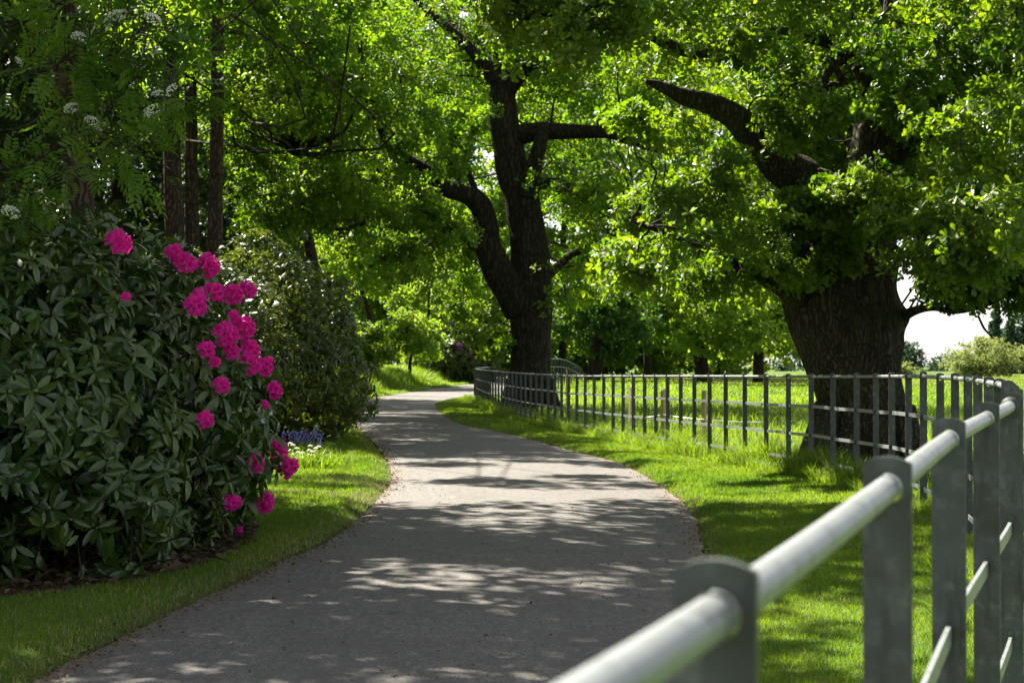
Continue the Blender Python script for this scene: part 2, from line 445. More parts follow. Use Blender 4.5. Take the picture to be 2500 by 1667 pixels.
n_s, n_c = 1600, 22
LS, RS = crom(LE, n_s), crom(RE, n_s)
jl = .03 * wob(np.column_stack([LS, np.zeros(n_s)]), 4) + .014 * wob(np.column_stack([LS, np.zeros(n_s)]), 17)
jr = .03 * wob(np.column_stack([RS, np.ones(n_s)]), 4) + .014 * wob(np.column_stack([RS, np.ones(n_s)]), 17)
dn = nrm(RS - LS)
LS2, RS2 = LS + dn * jl[:, None], RS + dn * jr[:, None]
u = np.linspace(0, 1, n_c)
rv = LS2[:, None] * (1 - u)[None, :, None] + RS2[:, None] * u[None, :, None]
rz = rise(rv[..., 1]) + .004 + .02 * (1 - (2 * u - 1) ** 2)[None]
rv = np.concatenate([rv, rz[..., None]], -1)
ii = np.arange(n_s - 1)[:, None] * n_c + np.arange(n_c - 1)[None]
q = np.stack([ii, ii + 1, ii + n_c + 1, ii + n_c], -1).reshape(-1, 4)
a = Acc(); a.add(rv, q, np.full(len(q), 4)); road = a.obj('driveway', M['asphalt'], smooth=True)
tag(road, 'grey asphalt drive winding between lawns', kind='structure')
ed = np.minimum(u, 1 - u)[None] * 3.0 + np.zeros((n_s, 1))
at = road.data.attributes.new("dirt", 'FLOAT', 'POINT'); at.data.foreach_set("value", np.clip(1 - ed / .17, 0, 1).ravel().astype(np.float32))

# ------------------------------------------------------------------ grass
def blades(acc, x, y, h, w, mat=0, tint=None, lean=.45, z=None):
    N = len(x)
    z = gz(x, y) - .008 if z is None else z
    az = rng.uniform(0, 6.28, N); f = rng.uniform(0, 6.28, N)
    lx, ly = np.cos(az), np.sin(az); wx, wy = np.cos(f), np.sin(f)
    L = rng.uniform(.1, lean * 1.6, N) * h
    h = h * rng.uniform(.6, 1.15, N)
    base = np.stack([x, y, z], -1)
    W = np.stack([wx, wy, 0 * x], -1) * (w / 2)[:, None] if np.ndim(w) else np.stack([wx, wy, 0 * x], -1) * w / 2
    m = base + np.stack([lx * L * .35, ly * L * .35, h * .6], -1)
    t = base + np.stack([lx * L, ly * L, h], -1)
    v = np.stack([base - W, base + W, m + W * .75, m - W * .75, t], 1)
    o = (np.arange(N) * 5)[:, None]
    loops = (np.array([0, 1, 2, 3, 3, 2, 4])[None] + o).ravel()
    tt = rng.uniform(0, 1, N) if tint is None else tint
    acc.add(v, loops, np.tile([4, 3], N), np.repeat(tt, 2), np.repeat(np.broadcast_to(mat, (N,)), 2))

def strip_pts(n, y0, y1, x0f, x1f, pw=1.0):
    """random points, denser close to the viewer's end of the strip (area density ~ 1/y^pw)"""
    y = y0 * (y1 / y0) ** rng.uniform(0, 1, n)
    a_, b_ = x0f(y), x1f(y)
    keep = rng.uniform(0, 1, n) < (b_ - a_) / np.max(b_ - a_)
    y = y[keep]; x = x0f(y) + (x1f(y) - x0f(y)) * rng.uniform(0, 1, keep.sum())
    return x, y

# fence line: post stations (x, y)
FP = [(.143, 1.2), (.466, 2.12), (.785, 3.07), (1.11, 4.0), (1.42, 4.87), (1.68, 5.72), (1.93, 6.6), (2.185, 7.5), (2.44, 8.4), (2.655, 9.3), (2.85, 10.2), (3.03, 11.1), (3.19, 11.95), (3.32, 12.8), (3.41, 13.6), (3.47, 14.4), (3.53, 15.2), (3.56, 16.0), (3.56, 16.7), (3.52, 17.45), (3.46, 18.4), (3.38, 19.3), (3.27, 20.2), (3.14, 21.1), (3.0, 22.0), (2.86, 22.85), (2.73, 23.6), (2.6, 24.35), (2.48, 25.1), (2.36, 25.9), (2.25, 26.7), (2.14, 27.55), (2.02, 28.4), (1.9, 29.2), (1.78, 30.05), (1.66, 30.9), (1.53, 31.75), (1.4, 32.6), (1.27, 33.45), (1.14, 34.3), (1.02, 35.1)]
tail = crom([(1.02, 35.1), (.35, 39.5), (-.22, 45), (-.72, 51), (-1.1, 57), (-1.38, 63), (-1.35, 66), (-.9, 68.5)], 41)[1:]
FP = [(x - .72, y - 1.75) for x, y in [FP[0]]][:0] + FP + [tuple(t) for t in tail]
FP = np.array(FP)
FPf = np.vstack([[FP[0] - (FP[1] - FP[0]) * 2.0], [FP[0] - (FP[1] - FP[0])], FP])
def xf(y): return np.interp(y, FP[:, 1], FP[:, 0])

lawn = Acc()
# right verge between drive and fence
x, y = strip_pts(290000, 6.2, 66, lambda y: xr(y) + .0, lambda y: np.maximum(xf(y) + .3, xr(y) + .1))
d = dedge(x, y)
k = rng.uniform(0, 1, len(x)) < sm(d, -.03, .12); x, y, d = x[k], y[k], d[k]
pt = .45 + .28 * wob(np.stack([x, y, 0 * x], -1), 1.6) + rng.normal(0, .16, len(x))
blades(lawn, x, y, (.020 + .014 * rng.uniform(0, 1, len(x)) + .0008 * y), .0042 * np.maximum(y / 9, 1), (rng.uniform(0, 1, len(x)) < .025 + .28 * (1 - sm(d, 0, .25)) + .08 * sm(wob(np.stack([x, y, 9 + 0 * x], -1), 1.9), .4, 1)).astype(int), np.clip(pt, 0, 1))
# left verge
x, y = strip_pts(240000, 6.2, 70, lambda y: xl(y) - 3.2, lambda y: xl(y))
d = dedge(x, y); ub = under_bush(x, y, .05)
k = (rng.uniform(0, 1, len(x)) < sm(d, -.03, .16)) & (rng.uniform(0, 1, len(x)) < sm(ub, .8, 1.05)); x, y, d = x[k], y[k], d[k]
dry = sm(wob(np.stack([x, y, 0 * x], -1), 1.3), .1, .9) * np.exp(-((y - 18) / 3.5) ** 2) * .55 + .06 + .4 * (1 - sm(d, 0, .35))
pt = .42 + .25 * wob(np.stack([x, y, 3 + 0 * x], -1), 1.6) + rng.normal(0, .16, len(x))
blades(lawn, x, y, .024 + .018 * rng.uniform(0, 1, len(x)) + .0008 * y, .0042 * np.maximum(y / 9, 1), (rng.uniform(0, 1, len(x)) < dry).astype(int), np.clip(pt, 0, 1))
tag(lawn.obj('lawn_grass', [M['grass'], M['straw']]), 'mown green lawn grass along both edges of the drive', 'grass', kind='stuff')

longg = Acc()
x, y = strip_pts(80000, 8, 66, lambda y: xf(y) - .35, lambda y: xf(y) + .35)
cl = wob(np.stack([x, y, 7 + 0 * x], -1), 2.6)
k = (cl + rng.normal(0, .3, len(x)) > -.25) & (x > xr(y) + .25); x, y, cl = x[k], y[k], cl[k]
hh = (1 + .35 * sm(y, 13, 18) * (1 - sm(y, 30, 40))) * (.09 + .22 * np.clip(cl, 0, 1) ** 1.5 + .05 * rng.uniform(0, 1, len(x))) * (.45 + .55 * sm(y, 10, 24))
blades(longg, x, y, hh, .0055 * np.maximum(y / 14, 1), (rng.uniform(0, 1, len(x)) < .06).astype(int), np.clip(.45 + .2 * rng.normal(size=len(x)), 0, 1), lean=.8)
tag(longg.obj('long_grass', [M['meadow'], M['straw']]), 'long unmown grass tufts growing through the foot of the metal fence', 'grass', kind='stuff')

mead = Acc()
x, y = strip_pts(330000, 12, 210, lambda y: xf(np.minimum(y, 66)) + .2 + .0 * y, lambda y: np.minimum(.36 * y + 1, 60))
k = (y < 62) | (x > 1.0 + (y - 62) * .05) ; x, y = x[k], y[k]
k = (dedge(x, y) > .5); x, y = x[k], y[k]
pt = .5 + .3 * wob(np.stack([x, y, 5 + 0 * x], -1), .5) + rng.normal(0, .15, len(x))
blades(mead, x, y, .13 + .12 * rng.uniform(0, 1, len(x)), .007 * np.maximum(y / 13, 1), (rng.uniform(0, 1, len(x)) < .02 + .35 * sm(y, 80, 120)).astype(int), np.clip(pt, 0, 1), lean=.7)
tag(mead.obj('meadow_grass', [M['meadow'], M['straw']]), 'long sunny meadow grass filling the field behind the metal fence', 'grass', kind='stuff')

bank = Acc()
x, y = strip_pts(45000, 50, 96, lambda y: xl(y) - 7, lambda y: xl(y) - .3)
hh = .1 + .3 * sm(xl(y) - x, .8, 2)
blades(bank, x, y, hh, .03 + 0 * x, 0, None, lean=.8)
tag(bank.obj('bank_grass', [M['meadow']]), 'tall soft grass on the shaded bank by the far bend of the drive', 'grass', kind='stuff')

# leaf litter along the drive edges and under the bush
lit = Acc()
lt = rosette(FAR_HALF, 1, (80, 100), 0, .3, 1, 0, 0)
def litter(x, y, s0, s1, up=.004, z=None):
    N = len(x); zz = (np.maximum(gz(x, y), np.where(dedge(x, y) < 0, rise(y) + .02, -9)) if z is None else z) + up
    ax = np.stack([rng.normal(0, .35, N), rng.normal(0, .35, N), np.ones(N)], -1)
    scatter(lit, lt, np.stack([x, y, zz], -1), ax, rng.uniform(s0, s1, N), rng.uniform(0, 1, N))
for side in (0, 1):
    y = 6.5 * (60 / 6.5) ** rng.uniform(0, 1, 5200 if side == 0 else 2600)
    e = xl(y) if side == 0 else xr(y)
    off = rng.normal(0, .09, len(y)) + .02
    x = e - off if side == 0 else e + off
    litter(x, y, .01, .03)
y = 6.5 * (45 / 6.5) ** rng.uniform(0, 1, 700); x = xl(y) + (xr(y) - xl(y)) * rng.uniform(0, 1, 700)
litter(x, y, .008, .028, .006)
x = rng.uniform(-6.6, -1.6, 9000); y = rng.uniform(8.9, 15, 9000); k = under_bush(x, y, .0) < .97
litter(x[k], y[k], .03, .09, .02)
tag(lit.obj('leaf_litter', [M['litter']]), 'brown fallen leaves and debris along the drive edges and under the bush', 'leaf litter', kind='stuff')

# ------------------------------------------------------------------ estate fence
fz = lambda x, y: np.interp(y, FOFF_Y, FOFF_Z) * 1.0 + rise(y)
def fence(name, label, stations, zf, spacing_posts=None, post_w=.0595, collars=(4, 9, 16, 23)):
    root = thing(name, label, 'fence')
    root.location = (stations[0][0], stations[0][1], 0)
    st = np.asarray(stations, float)
    off = np.array([st[0][0], st[0][1], 0])
    tg = nrm(np.gradient(st, axis=0)); z0 = zf(st[:, 0], st[:, 1])
    # post profile: flat bar with an arched head and a hole for the round rail
    hw, th, Hs, Ht, zr, hr = post_w / 2, .010, 1.1815, 1.19, 1.15, .0188
    def half(sg):
        pts = [(0, -.35), (0, zr - hr)]
        for k in range(1, 8):
            t = -math.pi / 2 + math.pi * k / 8
            pts.append((sg * hr * math.cos(t), zr + hr * math.sin(t)))
        pts += [(0, zr + hr), (0, Ht)]
        for k in range(1, 9):
            f = k / 8
            pts.append((sg * hw * f, Hs + (Ht - Hs) * (1 - f ** 2)))
        pts += [(sg * hw, -.35)]
        return pts
    pa = Acc()
    for sg in (1, -1):
        pr = half(sg); n = len(pr)
        v = [(p[0], -th / 2, p[1]) for p in pr] + [(p[0], th / 2, p[1]) for p in pr]
        fr = tuple(range(n)) if sg < 0 else tuple(range(n))[::-1]
        bk = tuple(i + n for i in fr[::-1])
        fl = [fr, bk]
        for i in range(n):
            j = (i + 1) % n
            if i in (0, 9) : continue          # inner seam of the two halves
            f4 = (i, j, j + n, i + n)
            fl.append(f4 if sg > 0 else f4[::-1])
        pa.faces(v, fl)
    pm = pa.mesh('post', M['metal'])
    ca = Acc(); tube(ca, [(0, -.022, zr), (0, -.0105, zr), (0, .0105, zr), (0, .022, zr)], [.028, .028, .028, .028], 16, 4)
    cm = ca.mesh('collar', M['metal'], True)
    bl = Acc(); tube(bl, [(.0, -.016, 0), (0, -.005, 0)], [.009, .009], 8)
    bm = bl.mesh('bolt', M['metal'])
    for i, (x, y) in enumerate(st):
        o = link('post', pm, root, (x - off[0], y - off[1], z0[i] + (rng.normal(0, .003) if i > 6 else 0)))
        o.rotation_euler = (rng.normal(0, .0012) if i > 2 else 0, rng.normal(0, .0012) if i > 2 else 0, math.atan2(tg[i, 1], tg[i, 0]) - math.pi / 2)
        if i in collars:
            c = link('collar', cm, o)
            for zz in (.833, .508, .226): link('bolt', bm, o, (0, 0, zz))
    ext = np.vstack([st[0] - (st[1] - st[0]) * 2.2, st[0] - (st[1] - st[0]), st]); ez = np.concatenate([[z0[0]] * 2, z0])
    line = np.column_stack([ext, ez]) - off
    n = len(line) * 5
    ra = Acc(); tube(ra, line + [0, 0, 1.15], [.0163], 16, n)
    ra.obj('top_rail', M['rail'], root, smooth=True)
    p = crom(line, n); t = nrm(np.gradient(p[:, :2], axis=0)); side = np.column_stack([-t[:, 1], t[:, 0], np.zeros(n)])
    for zz in (.807, .482, .20):
        fa = Acc(); hh, tt = .017, .0045
        sag = .006 * wob(p, 1.7)[:, None] * np.array([[0, 0, 1.]])
        c = p + [0, 0, zz] + sag + side * (.018 if zz < 0 else 0)
        v = np.stack([c - side * tt - [0, 0, hh], c + side * tt - [0, 0, hh], c + side * tt + [0, 0, hh], c - side * tt + [0, 0, hh]], 1)
        i = np.arange(n - 1)[:, None] * 4; j = np.arange(4)[None]
        q = np.stack([i + j, i + (j + 1) % 4, i + 4 + (j + 1) % 4, i + 4 + j], -1).reshape(-1, 4)
        fa.add(v, q, np.full(len(q), 4)); fa.obj('flat_rail', M['rail'], root)
    return root
fence('estate_fence', 'grey metal estate fence curving from the near right corner along the drive', FP, fz)
far_st = crom([(1.6, 74), (2.1, 76), (2.6, 79), (3.1, 83), (3.6, 88)], 14)
fence('estate_fence', 'pale distant curved metal fence seen just right of the central oak trunk', far_st, lambda x, y: .42 - .5 * sm(y, 75, 90), collars=())

# ------------------------------------------------------------------ stakes and cord in the field
stk = [(1538, 31.9, .92, 'wooden stake in the field, leftmost of the three behind the middle of the fence'),
       (1621, 27.3, .92, 'wooden stake in the field, middle one of the three behind the fence'),
       (1719, 26.0, .90, 'wooden stake in the field, nearest the big right oak of the three behind the fence'),
       (1384, 52.0, 1.15, 'tall thin wooden stake far in the field right of the central oak trunk')]
for i, (px, d, h, lab) in enumerate(stk):
    x, y = (px - 1250) / F * d, d; z = float(gz(x, y))
    a = Acc(); w = .03 if i < 3 else .022
    sec = [(-w, -w), (w, -w), (w, w), (-w, w)]
    v = [(sx * (1 + .05 * rng.normal()), sy, -.2) for sx, sy in sec] + [(sx * .96, sy * .96, h - .02) for sx, sy in sec] + [(sx * .8, sy * .8, h) for sx, sy in sec]
    fl = [(0, 3, 2, 1), (8, 9, 10, 11)] + [(b + k, b + (k + 1) % 4, b + 4 + (k + 1) % 4, b + 4 + k) for b in (0, 4) for k in range(4)]
    a.faces(v, fl)
    o = a.obj('wooden_stake', M['stake'], loc=(x, y, z)); o.rotation_euler = (rng.normal(0, .015), .02 * (1 - i), .5 + .2 * i)
    tag(o, lab, 'stake', 'wooden stakes in the field')
a = Acc()
tube(a, [P(1452, 1004, 34.5), P(1500, 1011, 33), P(1538, 1016, 31.85), P(1580, 1018, 29.5), P(1621, 1012, 27.24), P(1650, 1017, 26.7), P(1719, 1024, 25.94), P(1790, 1029, 26.5), P(1858, 1030, 27)], [.007], 6, 60)
tag(a.obj('fence_cord', M['cord'], smooth=True), 'slack white cord strung between the wooden stakes in the field', 'cord')

# ------------------------------------------------------------------ trees
R_OAK = [rosette(OAK_HALF, 7, (40, 110), .05) for _ in range(4)]
R_MID = [rosette(MID_HALF, 7, (35, 115), .05, spread=.5) for _ in range(4)]
R_FAR = [rosette(FAR_HALF, 6, (30, 120), .05, spread=.7) for _ in range(4)]

def foliage(acc, twig, clumps, tmpl, leaf, ros, limbs=None, sub=9, flat=.55, mat=0, twig_r=.03, tw=True, up=.6, tvar=.16):
    """clumps (centre, radius): each one splits into small flattened sprays of leaf rosettes, fed by a bough from the nearest limb"""
    L = None
    if limbs is not None:
        L = np.vstack([p for p, r in limbs]); 
    for c, R in clumps:
        c = np.asarray(c, float)
        if L is not None and tw:
            dd = np.linalg.norm(L - c, axis=1) + np.maximum(L[:, 2] - c[2], 0) * .6
            b = L[np.argmin(dd)]
            ln = np.linalg.norm(c - b); mid = b * .65 + c * .35 + rng.normal(0, .12, 3) * ln + [0, 0, .12 * ln]; mid2 = b * .3 + c * .7 + rng.normal(0, .09, 3) * ln + [0, 0, .08 * ln]
            tube(twig, [b, mid, mid2, c], [twig_r, twig_r * .8, twig_r * .5, twig_r * .3], 5, 10, 1, cap=False)
        u = nrm(rng.normal(size=(sub, 3))); r = rng.uniform(.35, 1, sub) ** .6
        sc = c + u * r[:, None] * R * np.array([1, 1, .75])
        ct = rng.normal(.45, tvar)
        pos, ax = [], []
        for s_ in sc:
            if tw:
                tube(twig, [c, (c + s_) / 2 + rng.normal(0, .1 * R, 3), s_], [twig_r * .35, twig_r * .22, twig_r * .12], 3, 4, 1, cap=False)
            m = max(3, int(ros / sub * rng.uniform(.6, 1.4)))
            g = rng.normal(0, 1, (m, 3)) * R * .245 * np.array([1, 1, flat])
            pos.append(s_ + g)
            o = nrm(s_ - c)
            ax.append(nrm(o * .7 + nrm(g) * .5 + np.array([0, 0, up]) + rng.normal(0, .35, (m, 3))))
        pos = np.vstack(pos); ax = np.vstack(ax)
        N = len(pos); tt = np.clip(ct + rng.normal(0, .12, N), 0, 1); wh = rng.integers(0, len(tmpl), N)
        for w in range(len(tmpl)):
            k = wh == w
            scatter(acc, tmpl[w], pos[k], ax[k], leaf * rng.uniform(.75, 1.2, k.sum()), tt[k], mat=mat)

SX, SY = S.x / S.z, S.y / S.z
SUNNY = [(-3.2, 1.8, 20.0, 21.8), (-3.2, 1.8, 16.6, 18.0), (-5.2, -1.3, 23, 29), (1.0, 3.0, 22.8, 29.5), (2.4, 12, 24.5, 40), (-6, 0, 63, 73), (1.3, 2.3, 7.4, 9.6)]
def lands(c):
    return c[0] - c[2] * SX, c[1] - c[2] * SY
def sunny(cl, keep=.3, pad=.25):
    """thin out boughs whose shadow would fall on the sunlit patches of the drive, verge and field"""
    out = []
    for c, R in cl:
        x, y = lands(c)
        hit = any(a_ - pad < x < b_ + pad and c_ - pad < y < d_ + pad for a_, b_, c_, d_ in SUNNY)
        if not hit or rng.uniform() < keep: out.append((c, R))
    return out
def lit_oak(cl):
    """keep the sun on the left side of the central oak's crown"""
    out = []
    for c, R in cl:
        x6, y6 = c[0] - (c[2] - 6) * SX, c[1] - (c[2] - 6) * SY
        if c[2] > 7.5 and x6 > -9.0 and 33 < y6 < 52: continue
        out.append((c, R))
    return out
def shade(n, x0, x1, y0, y1, z0, z1, r0, r1):
    """boughs spread so that their shadow falls over the given stretch of ground"""
    out = []
    for _ in range(n):
        z = rng.uniform(z0, z1)
        out.append((np.array([rng.uniform(x0, x1) + z * SX, rng.uniform(y0, y1) + z * SY, z]), rng.uniform(r0, r1)))
    return out
def clear_of(cl, line, dist, dmax):
    """drop boughs hanging right in front of a limb"""
    L = np.array(line, float); out = []
    for c, R in cl:
        px, py = 1250 + c[0] / c[1] * F, 890 - (c[2] - EYE) / c[1] * F
        seg = crom(L, 40); rr_ = R / c[1] * F
        if c[1] < dmax and np.min(np.hypot(seg[:, 0] - px, seg[:, 1] - py)) < dist + .75 * rr_: continue
        out.append((c, R))
    return out
def region(n, x0, x1, y0, y1, d0, d1, r0, r1, shape=None):
    out = []
    while len(out) < n:
        px, py, d = rng.uniform(x0, x1), rng.uniform(y0, y1), rng.uniform(d0, d1)
        if shape and not shape(px, py): continue
        out.append((P(px, py, d), rng.uniform(r0, r1)))
    return out

def limb(acc, data, sides=10, n=None, rough=.1, rf=5.0, mat=0):
    pts = [P(px, py, d) for px, py, d, hw in data]; rr = [hw / F * d for px, py, d, hw in data]
    return tube(acc, pts, rr, sides, n or len(pts) * 5, mat, rough, True, rf)

def tree(name, label, group=None, cat='tree'):
    return thing(name, label, cat, group)

# --- the big pollarded oak on the right
root = tree('oak_tree', 'massive gnarled oak with a burred trunk behind the fence on the right')
tr = Acc(); D = 21.3
prof = [(1165, 2124, 165), (1140, 2122, 140), (1115, 2118, 124), (1080, 2113, 116), (1000, 2109, 112), (925, 2089, 113), (885, 2082, 119), (850, 2077, 128), (810, 2070, 137), (770, 2070, 143), (735, 2056, 138), (700, 2052, 134), (650, 2052, 142), (600, 2058, 134), (560, 2075, 112), (520, 2098, 90), (470, 2118, 68), (400, 2130, 58), (306, 2135, 52), (204, 2160, 46), (100, 2183, 42), (0, 2196, 38), (-150, 2212, 33), (-350, 2230, 26), (-600, 2240, 15)]
n, sd_ = 150, 72
cy = np.interp(np.linspace(0, 1, n), np.linspace(0, 1, len(prof)), [p[0] for p in prof])
prr = crom(np.array([(p[1], p[0], p[2]) for p in prof], float), n)
cen = np.array([P(a_, b_, D) for a_, b_, _ in prr]); rr = prr[:, 2] / F * D * .95
th = np.linspace(0, 2 * math.pi, sd_, endpoint=False)
base = np.stack([np.cos(th), np.sin(th)], -1)
pp = np.concatenate([base[None] * np.ones((n, 1, 1)), cen[:, 2][:, None, None] * np.ones((1, sd_, 1))], -1)
lump = 1 + .055 * wob(pp.reshape(-1, 3), 2.3).reshape(n, sd_) + .03 * wob(pp.reshape(-1, 3) * [1, 1, .3], 9).reshape(n, sd_) + .018 * wob(pp.reshape(-1, 3) * [3, 3, .4], 9).reshape(n, sd_)
burr = np.exp(-((cen[:, 2] - 1.9) / .7) ** 2)[:, None]
lump = lump + burr * (.05 * wob(pp.reshape(-1, 3), 7) + .07 * np.maximum(wob(pp.reshape(-1, 3), 4.2), 0)).reshape(n, sd_)
v = cen[:, None] + np.concatenate([base[None] * (rr[:, None] * lump)[..., None], np.zeros((n, sd_, 1))], -1)
i = np.arange(n - 1)[:, None] * sd_; j = np.arange(sd_)[None]; j2 = (j + 1) % sd_
q = np.stack([i + j, i + j2, i + sd_ + j2, i + sd_ + j], -1).reshape(-1, 4)
tr.add(v, q, np.full(len(q), 4))
limbs = [(cen[40:], rr[40:])]
limbs.append(limb(tr, [(2075, 640, 21.2, 85), (2010, 520, 21, 66), (1945, 432, 20.8, 52), (1883, 380, 20.6, 44), (1816, 306, 20.4, 36), (1755, 262, 20.3, 30), (1679, 238, 20.2, 22), (1620, 212, 20.1, 15), (1577, 197, 20, 5)], 20, 60, .09, 6))
limbs.append(limb(tr, [(2163, 230, 21.3, 40), (2090, 135, 21.0, 26), (2020, 95, 20.7, 22), (1934, 77, 20.4, 20), (1830, 95, 20.1, 18), (1700, 125, 19.8, 17), (1600, 90, 19.4, 13), (1500, 20, 18.7, 10), (1380, 10, 17.8, 6), (1280, 60, 17, 3)], 12, 60))
limbs.append(limb(tr, [(2150, 300, 21.2, 16), (2112, 240, 20.9, 13), (2041, 209, 20.7, 12), (2015, 225, 20.6, 11), (2013, 199, 20.6, 11), (2031, 168, 20.6, 11), (2061, 148, 20.6, 10), (2092, 143, 20.7, 8), (2130, 110, 20.7, 5)], 10, 50))
limbs.append(limb(tr, [(2128, 305, 21, 10), (2090, 240, 20.5, 9), (2055, 190, 20.3, 8), (2035, 125, 20.2, 6), (2080, 60, 20.1, 3)], 8, 30))
limbs.append(limb(tr, [(2170, 790, 21.2, 26), (2210, 770, 21, 14), (2240, 757, 20.7, 11), (2280, 752, 20.4, 8), (2340, 760, 20, 6), (2420, 740, 19.6, 5), (2500, 700, 19.2, 3)], 8, 30))
limbs.append(limb(tr, [(2135, 420, 21.2, 34), (2220, 350, 20.9, 26), (2330, 300, 20.4, 19), (2460, 260, 19.8, 13), (2600, 150, 19.2, 7)], 10, 40))
limbs.append(limb(tr, [(2180, 120, 21.4, 30), (2260, 20, 21.8, 22), (2400, -80, 22.5, 15), (2600, -150, 23, 8)], 10, 30))
limbs.append(limb(tr, [(2190, 20, 21.4, 28), (2100, -150, 21.6, 20), (1950, -300, 21.8, 14), (1700, -420, 21.5, 8)], 10, 30))
limbs.append(limb(tr, [(2210, -150, 21.4, 22), (2150, -400, 19.5, 16), (2100, -600, 18, 8)], 8, 30))
limbs.append(limb(tr, [(1950, 720, 21, 40), (1890, 690, 20.7, 24), (1800, 640, 20.2, 14), (1700, 600, 19.7, 9), (1600, 560, 19.2, 6), (1540, 540, 18.9, 3)], 8, 30))
limb(tr, [(2388, 770, 19.5, 3), (2402, 800, 19.5, 3), (2412, 812, 19.5, 2.5), (2426, 827, 19.5, 1.4)], 5, 10)
limb(tr, [(2412, 811, 19.5, 2), (2421, 808, 19.5, 1)], 4, 4)
for sx, sy in ((1990, 1120), (2060, 1135), (2230, 1128), (2160, 1140)):       # root flares
    tube(tr, [P(sx + (2115 - sx) * .25, sy - 130, D - .35), P(sx + (2115 - sx) * .1, sy - 50, D - .5), P(sx - (2115 - sx) * .15, sy + 15, D - .62)], [.18, .2, .16], 10, 12, 0, .1)
cl = []
cl += region(34, 1480, 2130, -160, 180, 16.5, 24, .45, .75)
cl += region(11, 1230, 1560, -130, 130, 15.5, 18.5, .35, .55)
cl += region(32, 1500, 1930, 400, 700, 18.2, 22.5, .35, .6, lambda x, y: y > 400 + abs(x - 1740) * .25 and x < 1980 - (y - 400) * .15)
cl += region(16, 1560, 1900, 110, 340, 18.3, 19.8, .3, .45)
cl += region(6, 1880, 2030, 230, 400, 18.4, 19.6, .28, .4)
cl += region(9, 2080, 2260, 60, 420, 18.2, 20.2, .3, .45)
cl += region(22, 1860, 2120, 120, 480, 22.3, 25, .5, .7)
cl += region(10, 1000, 1240, -60, 60, 40, 50, .7, 1.0)
cl += region(62, 2200, 2600, -150, 720, 16.5, 25, .4, .7, lambda x, y: not (2225 < x < 2330 and 130 < y < 280) and y < 610 + (x - 2200) * .14 and not (x < 2260 and y > 560))
cl += region(20, 2600, 3000, -200, 700, 16, 24, .6, .9)
cl += region(14, 2250, 2560, -120, 170, 20, 26, .5, .7, lambda x, y: y < 120)
cl += region(8, 2185, 2310, 470, 690, 18, 20, .35, .5)
cl += region(8, 1700, 2000, 140, 360, 24, 27, .6, .8)
cl += region(44, 2050, 2950, -1000, -160, 15, 27, .7, 1.1)
cl += region(46, 1920, 2950, -850, -170, 20, 27, .7, 1.1)
cl = clear_of(cl, [(1590, 203), (1679, 238), (1755, 262), (1816, 306), (1883, 380), (1950, 440)], 20, 21.0)
cl = clear_of(cl, [(2110, 520), (2125, 440), (2135, 360)], 5, 20.6)
cl = clear_of(cl, [(2015, 225), (2031, 168), (2092, 143)], 0, 20.6)
cl += region(13, 1900, 2130, 440, 670, 19.9, 20.4, .2, .32)
cl += region(9, 2300, 2560, 650, 735, 18.8, 20.6, .28, .4)
cl += region(22, 2040, 2300, -100, 520, 22.3, 26, .5, .75, lambda x, y: not (2215 < x and 110 < y < 290))
cl = sunny(cl, .25)
cr = Acc()
foliage(cr, tr, cl, R_OAK, .103, 96, limbs, sub=8, twig_r=.016)
tr.obj('trunk', [M['bark_oak'], M['twig']], root, smooth=True)
cr.obj('crown', [M['oak']], root)

# --- the central oak by the bend
root = tree('oak_tree', 'tall forked oak with dark trunk beside the drive in the middle')
tr = Acc(); D = 48.0
limbs = []
limbs.append(limb(tr, [(1294, 1025, D, 82), (1294, 1000, D, 62), (1294, 960, D, 54), (1294, 900, D, 51), (1296, 820, D, 50), (1298, 740, D, 52), (1296, 680, D, 50), (1291, 600, D, 46), (1283, 540, D, 43), (1270, 470, D, 42), (1252, 424, D, 41), (1240, 357, D, 38), (1231, 290, D, 36), (1227, 230, D, 32), (1222, 120, D, 24), (1215, 0, D, 18), (1210, -200, D, 12), (1200, -450, D, 6)], 28, 110, .05, 3))
limbs.append(limb(tr, [(1275, 760, D - .1, 40), (1240, 700, D - .2, 42), (1213, 655, D - .2, 38), (1190, 603, D - .2, 33), (1187, 558, D - .2, 29), (1176, 510, D - .3, 27), (1146, 478, D - .5, 26), (1079, 455, D - .9, 22), (1039, 418, D - 1.2, 18), (990, 390, D - 1.5, 17), (963, 357, D - 1.6, 18), (937, 312, D - 1.7, 19), (914, 268, D - 1.8, 17), (880, 220, D - 2, 11), (820, 150, D - 2.3, 7), (780, 60, D - 2.6, 4)], 16, 80, .08, 3))
limbs.append(limb(tr, [(1255, 330, D, 26), (1300, 322, D - .3, 25), (1347, 319, D - .6, 22), (1414, 321, D - 1, 18), (1481, 323, D - 1.3, 14), (1548, 346, D - 1.6, 10), (1640, 370, D - 2, 7), (1720, 350, D - 2.3, 4)], 12, 45, .08, 3))
limbs.append(limb(tr, [(1285, 470, D - .2, 34), (1300, 420, D - .5, 22), (1312, 375, D - .7, 18), (1323, 336, D - .8, 19), (1325, 330, D - .8, 14)], 12, 30, .08, 4))
limbs.append(limb(tr, [(1290, 450, D, 22), (1325, 448, D - .3, 15), (1370, 451, D - .7, 14), (1414, 476, D - 1.1, 12), (1481, 504, D - 1.5, 9), (1560, 500, D - 2, 5)], 10, 40, .08, 4))
limbs.append(limb(tr, [(1300, 700, D, 20), (1350, 660, D + .5, 12), (1420, 610, D + 1.2, 9), (1540, 590, D + 2, 6), (1660, 620, D + 2.8, 3)], 8, 40, .08, 4))
limbs.append(limb(tr, [(1176, 500, D - .3, 14), (1160, 465, D - .5, 9), (1142, 420, D - .6, 7), (1125, 385, D - .7, 4)], 8, 20))
